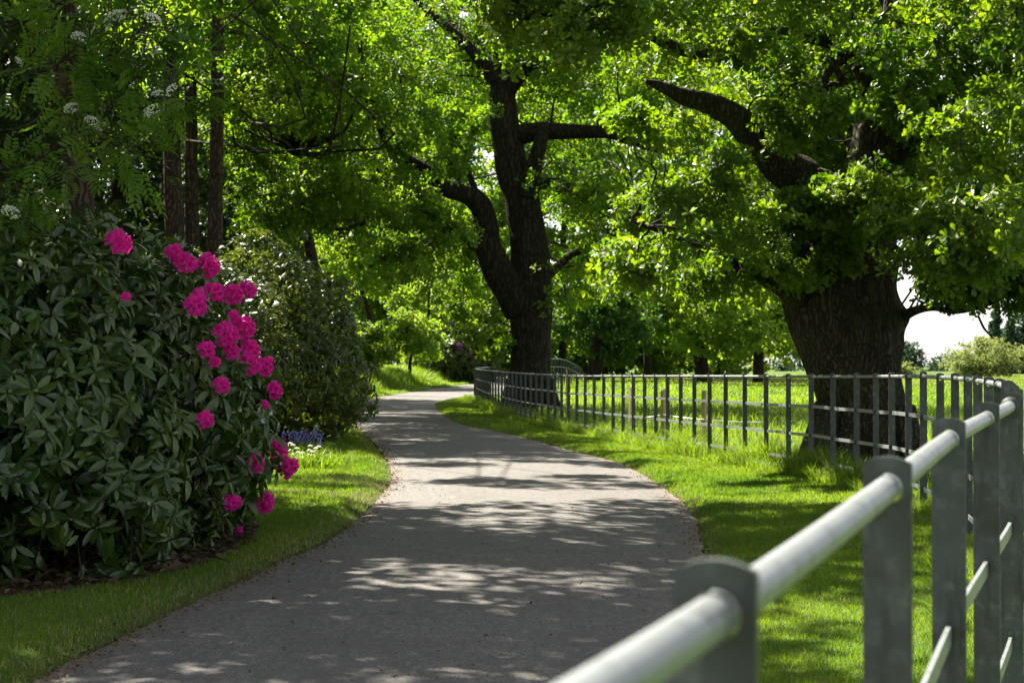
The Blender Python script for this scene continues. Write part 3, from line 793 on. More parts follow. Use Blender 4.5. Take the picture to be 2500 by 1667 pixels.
limbs.append(limb(tr, [(1110, 462, D - .7, 9), (1120, 440, D - .8, 6), (1112, 410, D - .8, 4)], 6, 12))
limbs.append(limb(tr, [(1185, 610, D - .3, 10), (1150, 600, D - .5, 8), (1135, 570, D - .6, 7), (1150, 545, D - .6, 6), (1170, 538, D - .5, 5)], 7, 26))
limbs.append(limb(tr, [(1150, 548, D - .6, 6), (1120, 560, D - .8, 5), (1090, 578, D - 1, 3), (1060, 590, D - 1.2, 2)], 6, 20))
limbs.append(limb(tr, [(914, 268, D - 1.8, 10), (880, 262, D - 2, 6), (840, 300, D - 2.4, 5), (780, 345, D - 2.8, 4), (730, 375, D - 3.2, 3)], 7, 30))
limbs.append(limb(tr, [(925, 380, D - 1.4, 6), (890, 362, D - 1.8, 4), (860, 340, D - 2.1, 3)], 6, 16))
limbs.append(limb(tr, [(985, 395, D - 1.5, 10), (930, 480, D - 1.9, 7), (890, 540, D - 2.2, 7), (830, 560, D - 2.6, 5), (780, 550, D - 2.9, 3)], 7, 30))
limbs.append(limb(tr, [(1228, 220, D, 20), (1150, 120, D - .5, 14), (1050, 30, D - 1.2, 9), (950, -60, D - 2, 5)], 9, 30))
limbs.append(limb(tr, [(1228, 240, D, 20), (1330, 120, D - .6, 13), (1450, 60, D - 1.2, 9), (1560, -20, D - 2, 5)], 9, 30))
for sx, s in ((1225, -1), (1362, 1), (1290, 0)):
    tube(tr, [P(1294 + s * 38, 930, D - .3), P(1294 + s * 52, 985, D - .45), P(1294 + s * 75, 1020, D - .5)], [.25, .25, .16], 10, 12, 0, .1)
cl = []
cl += region(72, 520, 1240, -60, 310, 38, 50, .8, 1.35)
cl += region(7, 1130, 1330, -40, 160, 43, 46.5, .6, .8)
cl += region(16, 880, 1260, -60, 160, 50, 56, .8, 1.2)
cl += region(9, 850, 1180, 370, 540, 44, 46.5, .5, .7)
cl += region(30, 480, 900, -20, 260, 34.5, 40, .7, 1.1)
cl += region(44, 1230, 1620, -60, 240, 41, 52, .7, 1.2)
cl += region(22, 1000, 1500, 150, 470, 50, 56, .8, 1.2)
cl += region(44, 1250, 2050, -60, 270, 48, 58, .9, 1.3)
cl += region(3, 940, 1000, 300, 400, 44, 45.5, .35, .45)
cl += region(26, 560, 1010, 290, 520, 41, 50, .7, 1.2, lambda x, y: abs(x - 930) > 55 or y < 300 or y > 420)
cl += region(15, 620, 1080, 500, 660, 42, 51, .6, 1.0, lambda x, y: y < 560 + (x - 600) * .22)
cl += region(5, 930, 1120, 470, 600, 43, 46.5, .5, .8)
cl += region(4, 1100, 1210, 250, 420, 44, 47, .5, .7)
cl += region(28, 1350, 1800, 200, 470, 43, 54, .7, 1.2, lambda x, y: abs(y - 325) > 55 or x > 1560)
cl += region(26, 1360, 1900, 500, 700, 46, 56, .7, 1.1)
cl += region(8, 1080, 1220, 540, 700, 50, 54, .5, .8)
cl += region(5, 1320, 1460, 480, 760, 50, 54, .4, .7)
cl += region(7, 1120, 1235, 745, 850, 47, 50, .35, .5, lambda x, y: y > 745 + (1235 - x) * .0 and y < 770 + (x - 1110) * .85)
cl += region(30, 700, 2000, -700, -60, 42, 56, 1.1, 1.8)
cl += shade(34, -4.2, .2, 23.5, 45, 7.5, 11, .8, 1.2)
cl = clear_of(cl, [(1290, 480), (1270, 440), (1245, 380), (1232, 300), (1229, 250)], 14, 47.6)
cl = clear_of(cl, [(1187, 558), (1173, 505), (1146, 478), (1079, 455)], 2, 47)
cl = clear_of(cl, [(1255, 325), (1347, 319), (1430, 321)], 0, 47)
cl = sunny(cl, .25)
cl += shade(7, -2.4, 1.6, 18.2, 19.6, 7, 9, .45, .7) + shade(8, -2.4, 1.4, 22, 24.5, 7, 9, .45, .7)
cr = Acc()
foliage(cr, tr, cl, R_MID, .15, 74, limbs, sub=10, twig_r=.035)
tr.obj('trunk', [M['bark_oak_far'], M['twig']], root, smooth=True)
cr.obj('crown', [M['oak_far']], root)

# --- straight conifer trunks on the left
def pine(label, data, crown, dead=(), leafmat='wood_leaf'):
    root = tree('pine_tree', label, 'straight trunks at the wood edge')
    tr = Acc(); p, r = limb(tr, data, 20, 80, .05, 3)
    for (px, py, dx, dy, d) in dead:
        tube(tr, [P(px, py, d), P(px + dx * .5, py + dy * .4, d - .3), P(px + dx, py + dy, d - .5)], [.03, .02, .008], 5, 6, 1)
    cr = Acc(); foliage(cr, tr, crown, R_FAR, .2, 70, [(p[len(p) // 2:], r)], sub=10, twig_r=.018)
    tr.obj('trunk', [M['bark_pine'], M['twig']], root, smooth=True); cr.obj('crown', [M[leafmat]], root)
def topclumps(X, Y, z0, z1, R, n, r0=.8, r1=1.4):
    out = []
    for _ in range(n):
        a_ = rng.uniform(0, 6.28); q_ = R * math.sqrt(rng.uniform(0, 1))
        out.append((np.array([X + q_ * math.cos(a_), Y + q_ * math.sin(a_), rng.uniform(z0, z1)]), rng.uniform(r0, r1)))
    return out
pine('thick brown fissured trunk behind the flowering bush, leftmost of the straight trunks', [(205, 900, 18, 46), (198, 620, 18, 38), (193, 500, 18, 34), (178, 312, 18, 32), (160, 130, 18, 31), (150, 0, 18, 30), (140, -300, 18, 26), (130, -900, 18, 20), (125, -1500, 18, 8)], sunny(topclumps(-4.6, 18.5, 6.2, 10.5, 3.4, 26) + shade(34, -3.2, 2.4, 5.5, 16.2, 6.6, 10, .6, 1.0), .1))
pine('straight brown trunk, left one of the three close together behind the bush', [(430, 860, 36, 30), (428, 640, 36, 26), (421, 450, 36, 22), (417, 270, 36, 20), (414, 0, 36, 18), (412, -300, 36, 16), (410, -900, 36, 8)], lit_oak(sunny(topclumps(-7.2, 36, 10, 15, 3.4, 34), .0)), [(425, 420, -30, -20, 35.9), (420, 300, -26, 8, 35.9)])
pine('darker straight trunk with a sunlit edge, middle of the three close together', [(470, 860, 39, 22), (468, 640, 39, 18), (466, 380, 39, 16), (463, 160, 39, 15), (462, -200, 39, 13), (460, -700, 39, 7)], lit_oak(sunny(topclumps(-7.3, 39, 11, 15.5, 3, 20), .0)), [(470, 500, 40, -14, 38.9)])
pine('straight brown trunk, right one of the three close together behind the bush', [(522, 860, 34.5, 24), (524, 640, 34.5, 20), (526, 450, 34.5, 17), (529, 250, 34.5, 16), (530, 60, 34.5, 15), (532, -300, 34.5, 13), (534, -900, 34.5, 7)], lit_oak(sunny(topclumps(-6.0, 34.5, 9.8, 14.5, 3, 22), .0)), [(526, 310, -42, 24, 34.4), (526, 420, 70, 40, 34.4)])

# --- woodland behind: one mass
def mass(acc, tw, X, Y, H, R, n, leaf=.24, ros=60, z0=1.5, mat=0, trunk_r=.28, rr=(.9, 1.7)):
    tube(tw, [(X, Y, -.3), (X + rng.normal(0, .2), Y, H * .3), (X + rng.normal(0, .4), Y, H * .6), (X, Y, H * .95)], [trunk_r * 1.2, trunk_r, trunk_r * .7, .05], 10, 16, 0, .06)
    cl = []
    for _ in range(n):
        u_ = nrm(rng.normal(size=3)); q_ = rng.uniform(.2, 1) ** .45
        z = (z0 + H) / 2 + u_[2] * q_ * (H - z0) / 2
        cl.append((np.array([X + u_[0] * q_ * R, Y + u_[1] * q_ * R, z]), rng.uniform(*rr)))
    foliage(acc, tw, lit_oak(sunny(cl, .0)) if ros == 61 else cl, R_FAR, leaf, ros, tw=False, sub=9, mat=mat)
wa, wt = Acc(), Acc()
for X, Y, H, R, n in [(-13.5, 40, 13, 4.5, 46), (-17, 47, 14, 5, 50), (-11.5, 50, 14, 4.5, 50), (-16, 60, 15, 5, 50), (-9.5, 60, 14, 4.2, 44), (-22, 58, 16, 5.5, 50), (-13, 70, 16, 5, 46), (-8.5, 74, 15, 4.5, 44), (-19, 76, 17, 6, 46), (-26, 72, 17, 6, 40), (-9.6, 30, 12, 3.5, 34), (-12, 25, 12, 4, 36), (-8.2, 21.5, 10.5, 2.6, 26), (-7.2, 13.2, 9.5, 2.8, 30), (-7.6, 17.5, 10, 2.6, 28), (-6.6, 9.2, 8.5, 2.4, 24), (-21, 36, 17, 5, 44), (-25, 46, 19, 6, 44), (-30, 60, 20, 7, 44), (-18, 28, 15, 4.5, 36), (-14, 19, 13, 4, 36)]:  # trees out of view on the left are added for their shade
    mass(wa, wt, X, Y, H, R, n, ros=61, z0=2.0 if Y > 35 else 5.0)
for _ in range(270):  # high canopy clumps added to keep the wood below dark
    c = np.array([rng.uniform(-26, -7.5), rng.uniform(36, 72), rng.uniform(10, 17)])
    foliage(wa, wt, lit_oak(sunny([(c, rng.uniform(1.5, 2.2))], 0)), R_FAR, .36, 60, tw=False)
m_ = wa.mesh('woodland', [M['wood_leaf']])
ow = link('woodland', m_); tag(ow, 'dark dense broadleaf wood behind the straight trunks on the left', 'wood', kind='stuff')
ot = wt.obj('trunks', M['bark_oak_far'], ow, smooth=True); ot['kind'] = 'stuff'

fa, ft = Acc(), Acc()
for X, Y, H, R, n in [(-16, 112, 24, 7, 70), (-9, 120, 26, 7, 80), (-3, 128, 27, 7, 80), (4, 134, 27, 7, 80), (11, 138, 24, 6.5, 66), (17.5, 146, 17, 5, 40), (-6, 104, 13, 4, 36), (2, 150, 6, 4, 30), (8, 152, 5.5, 4.5, 30), (14, 156, 6, 4.5, 30), (20, 160, 5.5, 4.0, 26), (-3, 140, 6, 4, 26)]:
    mass(fa, ft, X, Y, H, R, n, leaf=.5, ros=60, z0=.6, rr=(1.4, 2.4))
of = link('far_wood', fa.mesh('far_wood', [M['fresh']])); tag(of, 'far bright green wood closing the view beyond the central oak', 'wood', kind='stuff')
o2 = ft.obj('trunks', M['bark_oak_far'], of, smooth=True); o2['kind'] = 'stuff'

def single(name, label, X, Y, H, R, n, mat, z0=1.0, leaf=.3, ros=60, trunk_r=.4, rr=(.8, 1.5), cat='tree', group=None, part='trunk'):
    root = thing(name, label, cat, group); t_, c_ = Acc(), Acc()
    zb = float(gz(X, Y)); 
    mass(c_, t_, 0, 0, H, R, n, leaf, ros, z0, 0, trunk_r, rr)
    t_.obj(part, [M['bark_oak_far'], M['twig']], root, smooth=True); c_.obj('crown', [M[mat]], root)
    root.location = (X, Y, zb); return root
FT = 'park trees across the field'
single('field_tree', 'dark spreading tree across the field right of the central oak trunk', 4.3, 92, 6.2, 3.4, 40, 'mid', 1.2, .3, 70, .35, group=FT)
single('field_tree', 'green tree with a stout straight trunk across the field left of the right oak', 11.4, 100, 8.5, 5.0, 60, 'fresh', 1.7, .32, 70, .42, group=FT)
single('field_tree', 'light green tree in the gap left of the right oak trunk, behind its neighbour', 16.2, 112, 8.0, 3.4, 36, 'fresh', 1.0, .34, 60, .35, group=FT)
single('slender_tree', 'slender tree with a thin dark trunk behind the dark bush, left of the bend', -6.6, 81, 8.5, 2.6, 30, 'fresh', 4.0, .24, 60, .13)
SH = 'shrubs at the far bend'
single('hedge_shrub', 'yellow green upright shrub on the bank, nearest the dark bush', -6.4, 76, 2.6, 1.0, 16, 'fresh', .2, .2, 60, .08, (.4, .7), 'shrub', SH, 'stem')
single('hedge_shrub', 'rounded green shrub on the bank, between the upright shrub and the purple bush', -4.9, 82, 3.2, 1.5, 22, 'fresh', .2, .2, 60, .08, (.5, .8), 'shrub', SH, 'stem')
single('hedge_shrub', 'tall hazy green shrub rising behind the purple bush', -4.4, 92, 6.0, 2.6, 34, 'fresh', .3, .24, 60, .1, (.7, 1.1), 'shrub', SH, 'stem')
single('willow_bush', 'pale yellow green rounded tree on the skyline at the far right', 45.5, 165, 3.6, 3.6, 40, 'pale', .2, .26, 70, .3, (.9, 1.6))
single('willow_bush', 'low pale bush beside the skyline tree, close to the right oak trunk', 33.5, 152, 1.7, 2.2, 16, 'pale', .1, .26, 60, .15, (.5, .8))
single('dark_tree', 'dark tree at the right edge behind the pale skyline tree', 72, 240, 8.0, 4.2, 34, 'conifer', .2, .5, 60, .4, (1.2, 2.0))
single('dark_tree', 'low dark far tree just right of the right oak trunk', 57, 255, 4.4, 4.0, 22, 'conifer', .1, .5, 60, .3, (1.2, 2.0))
for X, H, lab in ((66.4, 8.6, 'thin dark spire shaped conifer on the skyline, taller of the pair'), (68.6, 7.6, 'thin dark spire shaped conifer on the skyline, shorter of the pair')):
    root = thing('cypress_tree', lab, 'tree', 'skyline conifers'); t_, c_ = Acc(), Acc()
    tube(t_, [(0, 0, -.3), (0, 0, H * .9)], [.2, .04], 8, 6)
    cl = [(np.array([rng.normal(0, .25), rng.normal(0, .25), z]), .95 * (1.05 - z / H) + .2) for z in np.linspace(.6, H - .4, 18)]
    foliage(c_, t_, cl, R_FAR, .4, 50, tw=False)
    t_.obj('trunk', M['bark_oak_far'], root, smooth=True); c_.obj('crown', [M['conifer']], root); root.location = (X, 235, 0)

ha = Acc()
for k in range(60):
    X = rng.uniform(40, 150); c = np.array([X, 340 + rng.uniform(-15, 15), rng.uniform(.6, 2.6) + 1.2 * math.sin(X * .21)])
    foliage(ha, None, [(c, rng.uniform(1.6, 3.0))], R_FAR, .9, 46, tw=False)
tag(ha.obj('far_treeline', [M['conifer']]), 'low dark line of far trees along the horizon at the right', 'treeline', kind='stuff')

# ------------------------------------------------------------------ rhododendrons
ELL = [(0, 0), (.07, .08), (.155, .3), (.17, .55), (.11, .82), (.03, .96), (0, 1)]
def big_leaf(droop, fold, w=1.0):
    """curved leaf: 5 stations, three verts each"""
    vs, fs = [], []
    st = [(0, .012), (.22, .13), (.5, .17), (.78, .12), (1, .008)]
    for t, hw in st:
        yv = t * (1 - .1 * droop * t); z = -droop * .35 * t * t
        vs += [(-hw * w, yv, z + fold * hw), (0, yv, z), (hw * w, yv, z + fold * hw)]
    for k in range(4):
        b = k * 3
        fs += [(b, b + 1, b + 4, b + 3), (b + 1, b + 2, b + 5, b + 4)]
    return np.array(vs), fs
def whorl(n, tilt, bud=True, young=False):
    V, Fc, ids, mt = [], [], [], []
    for k in range(n):
        lv, lf = big_leaf(rng.uniform(.1, .9), rng.uniform(.1, .5))
        a_ = k * 6.283 / n * 1.0 + rng.uniform(-.35, .35); t = rad(rng.uniform(*tilt)); s = rng.uniform(.65, 1.05)
        r = np.array([math.cos(a_), math.sin(a_), 0]); zz = np.array([0, 0, 1.])
        d = math.cos(t) * zz + math.sin(t) * r; n_ = -math.cos(t) * r + math.sin(t) * zz
        n_ = nrm(n_ + rng.normal(0, .2, 3)); n_ = nrm(n_ - d * (n_ @ d)); x = np.cross(d, n_)
        v = (lv[:, 0:1] * x + lv[:, 1:2] * d + lv[:, 2:3] * n_) * s + d * .06 + zz * rng.uniform(-.22, .05)
        b = sum(len(q_) for q_ in V); V.append(v); Fc += [tuple(i + b for i in f) for f in lf]; ids += [k] * len(lf); mt += [0] * len(lf)
    if bud:
        b = sum(len(q_) for q_ in V); rg = [(0, .012), (.06, .05), (.14, .06), (.24, .03), (.3, .004)]
        bv = [(r_ * math.cos(q_), r_ * math.sin(q_), z) for z, r_ in rg for q_ in np.linspace(0, 6.283, 6, endpoint=False)]
        V.append(np.array(bv))
        for k in range(4):
            for j in range(6):
                Fc.append((b + k * 6 + j, b + k * 6 + (j + 1) % 6, b + k * 6 + 6 + (j + 1) % 6, b + k * 6 + 6 + j)); ids.append(n); mt.append(1)
    return np.vstack(V), Fc, np.array(ids), mt
WH = [whorl(9, (75, 130)), whorl(8, (60, 115), True), whorl(9, (95, 150), False), whorl(7, (70, 140), False)]

def se_radius(u, r, p, zdn):
    c = np.where(u[:, 2] > 0, r[2], zdn)
    return (np.abs(u[:, 0] / r[0]) ** p + np.abs(u[:, 1] / r[1]) ** p + np.abs(u[:, 2] / c) ** p) ** (-1 / p)

def shrub(root, c, r, p, zdn, nwh, leaf, mats, lump=.1, lf=2.2, thick=.3, seed_pts=None):
    acc, st = Acc(), Acc()
    # points spread evenly over the skin
    u = nrm(rng.normal(size=(nwh * 3, 3)) * np.array(r) / max(r))
    rr = se_radius(u, r, p, zdn)
    pos = u * rr[:, None]
    keep = (pos[:, 2] > .03 - c[2]); u, rr, pos = u[keep][:nwh], rr[keep][:nwh], pos[keep][:nwh]
    dep = 1 - thick * rng.uniform(0, 1, len(u)) ** 2.2
    w = 1 + lump * wob(pos + c, lf)
    pw = pos * (dep * w)[:, None] + c
    e = 1e-3
    def f_(q_): return np.abs(q_[:, 0] / r[0]) ** p + np.abs(q_[:, 1] / r[1]) ** p + np.abs(q_[:, 2] / np.where(q_[:, 2] > 0, r[2], zdn)) ** p
    g = np.stack([(f_(pos + np.eye(3)[k] * e) - f_(pos)) / e for k in range(3)], -1)
    ax = nrm(nrm(g) * .8 + np.array([0, 0, .45]) + rng.normal(0, .3, pos.shape))
    wh = rng.integers(0, 4, len(pos)); tt = np.clip(.42 + .2 * wob(pw, 1.5) + rng.normal(0, .24, len(pos)), 0, 1)
    for k in range(4):
        m = wh == k
        scatter(acc, WH[k], pw[m], ax[m], leaf * rng.uniform(.75, 1.2, m.sum()), tt[m])
    # stems from the middle out to some of the whorls
    for k in rng.choice(len(pw), min(len(pw), 420), replace=False):
        s0 = np.array([c[0] + rng.uniform(-.55, .55) * r[0], c[1] + rng.uniform(-.55, .55) * r[1], .02])
        e_ = pw[k]; mid = (s0 * .45 + e_ * .55) + [0, 0, .15] + rng.normal(0, .12, 3)
        tube(st, [s0, mid, e_], [.022, .012, .005], 5, 8, cap=False)
    return acc, st, pw

def surface_hit(px, py, c, r, p, zdn, grow=1.02):
    best = None
    for d in np.arange(8.5, 16, .03):
        q_ = P(px, py, d) - c
        cz = r[2] if q_[2] > 0 else zdn
        val = (abs(q_[0] / r[0]) ** p + abs(q_[1] / r[1]) ** p + abs(q_[2] / cz) ** p) ** (1 / p)
        if val <= grow: return P(px, py, d)
        if best is None or val < best[0]: best = (val, d)
    return P(px, py, best[1])

root = thing('rhododendron_bush', 'big dark green rhododendron with magenta flowers at the left of the drive', 'bush')
bc, br, bp, bz = BUSH['c'], BUSH['r'], BUSH['p'], 1.2
acc, st, pw = shrub(root, bc, br, bp, bz, 4700, .158, None, .085, 2.0)
for k in range(160):        # bare low stems and dead twigs at the foot
    x0, y0 = rng.uniform(-5.6, -2.2), rng.uniform(9.9, 12)
    if under_bush(np.array([x0]), np.array([y0]), .1)[0] > 1: continue
    an = rng.uniform(0, 6.28); L_ = rng.uniform(.3, .9)
    tube(st, [(x0, y0, .01), (x0 + .3 * L_ * math.cos(an), y0 + .3 * L_ * math.sin(an) - .1, .12 * L_ + .05), (x0 + L_ * math.cos(an), y0 + L_ * math.sin(an) * .6 - .15, rng.uniform(.05, .6))], [.012, .008, .003], 4, 7, cap=False)
FL = [(279, 608, 1.0), (415, 632, .9), (440, 657, 1), (491, 666, 1.15), (509, 724, 1), (554, 731, 1.1), (591, 720, .95), (464, 760, 1.05), (580, 813, 1.05), (536, 827, 1.05), (551, 867, .75), (594, 862, .95), (594, 898, 1), (629, 905, .95), (652, 958, 1), (487, 1030, .7), (665, 1095, 1), (661, 1126, 1.05), (681, 1146, .95), (699, 1137, .85), (605, 1132, .95), (629, 1222, .95), (551, 1224, .75), (634, 990, .45), (572, 1291, .45), (527, 947, .7), (299, 733, .4), (473, 733, .6), (491, 862, .7), (513, 890, .55), (556, 782, .6)]
hits = np.array([surface_hit(px, py, bc, br, bp, bz) for px, py, s in FL])
n_out = nrm((hits - bc) / np.array(br))
scatter(acc, WH[0], hits - n_out * .03, nrm(n_out + [0, 0, .3]), .14, np.full(len(hits), .55))
scatter(acc, WH[1], hits - n_out * .16, nrm(n_out + [0, 0, .2]), .14, np.full(len(hits), .5))
for h in hits: tube(st, [h - nrm(h - bc) * .5 - [0, 0, .2], h - nrm(h - bc) * .2, h], [.01, .008, .005], 5, 6, cap=False)
acc.obj('foliage', [M['rhodo'], M['bud']], root, smooth=True)
st.obj('stems', M['core'], root, smooth=True)
def truss():
    a = Acc()
    nf = 14
    for k in range(nf):
        t = math.acos(1 - 1.25 * (k + .5) / nf); ph = k * 2.4 + rng.uniform(-.2, .2)
        ax = np.array([math.sin(t) * math.cos(ph), math.sin(t) * math.sin(ph), math.cos(t)])
        x, y, z = frames(ax[None], np.array([rng.uniform(0, 6.28)])); x, y, z = x[0], y[0], z[0]
        c = ax * rng.uniform(.014, .030) + np.array([0, 0, .012]) + rng.normal(0, .003, 3)
        sc = rng.uniform(.85, 1.1)
        for m in range(5):
            an = m * 1.2566; rings = []
            for rr_, zz, hw in ((.004, 0, .35), (.010, .022, .5), (.024, .036, .58), (.033, .037, .36)):
                for s_ in (-1, 0, 1):
                    q_ = an + s_ * hw; ruf = .004 * rng.normal() if zz > .03 else 0
                    rings.append(c + sc * ((math.cos(q_) * x + math.sin(q_) * y) * (rr_ + (.003 if s_ == 0 else 0)) + z * (zz + ruf)))
            fl = []
            for i in range(3):
                b = i * 3; fl += [(b, b + 1, b + 4, b + 3), (b + 1, b + 2, b + 5, b + 4)]
            a.faces(rings, fl, np.clip(rng.normal(.5, .25, 6), 0, 1))
        tube(a, [c + z * .01, c + z * .03 + x * .004, c + z * .052 + x * .01], [.0015, .0012, .001], 3, 3, cap=False, tint=.9)
    return a.mesh('flower_truss', M['petal'])
TR = [truss() for _ in range(3)]
for k, (px, py, s) in enumerate(FL):
    o = link('flower_truss', TR[k % 3], root, hits[k] + n_out[k] * .03)
    ax = Vector(nrm(n_out[k] * .9 + [0, 0, .5] + rng.normal(0, .15, 3)))
    o.rotation_euler = ax.to_track_quat('Z', 'Y').to_euler(); o.scale = (s * rng.uniform(1.05, 1.3), s * rng.uniform(1.05, 1.3), s * rng.uniform(1.0, 1.4))

root = thing('rhododendron_bush', 'tall dark flowerless rhododendron rising behind the flowering one at the left edge', 'bush')
acc, st, _ = shrub(root, np.array([-5.0, 13.9, 1.6]), (1.35, 1.7, 1.15), 2.2, 1.6, 1900, .15, None, .13, 2.0)
acc.obj('foliage', [M['rhodo'], M['bud']], root, smooth=True); st.obj('stems', M['core'], root, smooth=True)
root = thing('laurel_bush', 'tall dark evergreen bush behind the bluebells at the left edge of the drive', 'bush')
acc, st, _ = shrub(root, np.array([-5.0, 28.6, 1.2]), (2.5, 3.3, 1.95), 2.2, 1.3, 5600, .155, None, .17, 1.7)
acc.obj('foliage', [M['rhodo2'], M['bud']], root, smooth=True); st.obj('stems', M['core'], root, smooth=True)
root = thing('laurel_bush', 'shaded evergreen bush at the foot of the straight trunks, behind the flowers', 'bush')
acc, st, _ = shrub(root, np.array([-7.6, 24.5, 1.4]), (2.3, 3.0, 2.3), 2.3, 1.4, 3200, .17, None, .12, 1.6)
acc.obj('foliage', [M['rhodo2'], M['bud']], root, smooth=True); st.obj('stems', M['core'], root, smooth=True)
root = thing('rhododendron_bush', 'distant dark bush with purple flowers at the bend of the drive', 'bush')
c2 = np.array([-2.75, 90.5, 1.75])
acc, st, pw = shrub(root, c2, (2.35, 2.2, 1.7), 2.2, 1.6, 2200, .2, None, .08, 1.5)
k = (pw[:, 1] < 90) & (pw[:, 2] > 1.8)
scatter(acc, WH[0], pw[k][:0], pw[k][:0], .1)
acc.obj('foliage', [M['rhodo2'], M['bud']], root, smooth=True); st.obj('stems', M['core'], root, smooth=True)
cand = [i for i in np.where(k)[0]]; rng.shuffle(cand)
vt = TR[0].copy(); vt.materials.clear(); vt.materials.append(M['violet'])
for i in cand[:34]:
    o = link('flower_truss', vt, root, pw[i] + nrm(pw[i] - c2) * .08); o.scale = (2.2,) * 3
    o.rotation_euler = Vector(nrm(pw[i] - c2 + [0, -.3, .3])).to_track_quat('Z', 'Y').to_euler()

# ------------------------------------------------------------------ bluebells and white flowers
def strap_leaves(acc, n, R, h, w, zero):
    x = rng.normal(0, R, n); y = rng.normal(0, R, n)
    blades(acc, x, y, h * rng.uniform(.6, 1.1, n), w + 0 * x, 0, None, 1.0, np.zeros(n))
def clump_root(name, label, cat, px, d):
    r = thing(name, label, cat); x = (px - 1250) / F * d; r.location = (x, d, float(gz(x, d))); return r
root = clump_root('bluebell_clump', 'clump of violet blue bluebells against the dark evergreen bush', 'flowers', 738, 22.6)
a = Acc(); strap_leaves(a, 260, .16, .28, .012, 0); a.obj('leaves', [M['meadow']], root)
sp = Acc()
tube(sp, [(0, 0, 0), (.01, 0, .2), (.03, 0, .36), (.06, 0, .44)], [.004, .0035, .003, .002], 4, 8, 1)
for k in range(9):
    z = .25 + .19 * k / 11; an = k * 2.2; px_ = .012 + .05 * ((z - .2) / .24) ** 2
    q_ = np.array([px_ + .022 * math.cos(an), .022 * math.sin(an), z - .008])
    rg = [(-.018, .010), (-.010, .007), (0, .008), (.010, .003)]
    v = [(q_[0] + r_ * math.cos(t), q_[1] + r_ * math.sin(t), q_[2] + zz) for zz, r_ in rg for t in np.linspace(0, 6.283, 6, endpoint=False)]
    sp.faces(v, [(b * 6 + j, b * 6 + (j + 1) % 6, b * 6 + 6 + (j + 1) % 6, b * 6 + 6 + j) for b in range(3) for j in range(6)], rng.uniform(0, 1))
sm_ = sp.mesh('flower_spike', [M['blue'], M['rowan']])
for px, py in [(698, 1058), (714, 1045), (725, 1056), (732, 1042), (741, 1038), (748, 1053), (757, 1028), (760, 1040), (776, 1030), (773, 1048), (764, 1062), (728, 1072), (727, 1080), (762, 1074)]:
    d = 22.6 + rng.uniform(-.25, .2); q_ = P(px, py, d) - np.array(root.location)
    s = rng.uniform(1.0, 1.15); o = link('flower_spike', sm_, root, (q_[0], q_[1], max(q_[2] - .42 * s, -.02))); o.scale = (s,) * 3
    o.rotation_euler = (rng.normal(0, .1), rng.normal(0, .1), rng.uniform(0, 6.28))
root = clump_root('white_flower_clump', 'fresh green clump with small white flower heads below the bluebells', 'flowers', 742, 21.2)
a = Acc(); strap_leaves(a, 900, .2, .24, .012, 0); a.obj('leaves', [M['meadow']], root)
hd = Acc(); tube(hd, [(0, 0, -.25), (.01, 0, -.1), (0, 0, 0)], [.003, .003, .002], 4, 5, 1)
for k in range(26):
    u_ = nrm(rng.normal(size=3)) * np.array([.026, .026, .018]); u_[2] = abs(u_[2])
    s_ = .008
    v = u_ + np.array([(s_, 0, 0), (0, s_, 0), (-s_, 0, 0), (0, -s_, 0), (0, 0, s_ * .5), (0, 0, -s_ * .5)])
    hd.faces(v, [(0, 1, 4), (1, 2, 4), (2, 3, 4), (3, 0, 4), (1, 0, 5), (2, 1, 5), (3, 2, 5), (0, 3, 5)], rng.uniform(0, 1))
hm = hd.mesh('flower_head', [M['cream'], M['rowan']])
for px, py in [(709, 1083), (716, 1087), (725, 1095), (758, 1089), (771, 1095), (755, 1100), (763, 1103), (772, 1101), (779, 1091), (710, 1100), (716, 1110), (740, 1106), (756, 1111), (734, 1119), (718, 1123), (728, 1105), (700, 1088), (756, 1126)]:
    d = 21.2 + rng.uniform(-.3, .2); q_ = P(px, py, d) - np.array(root.location); link('flower_head', hm, root, q_)

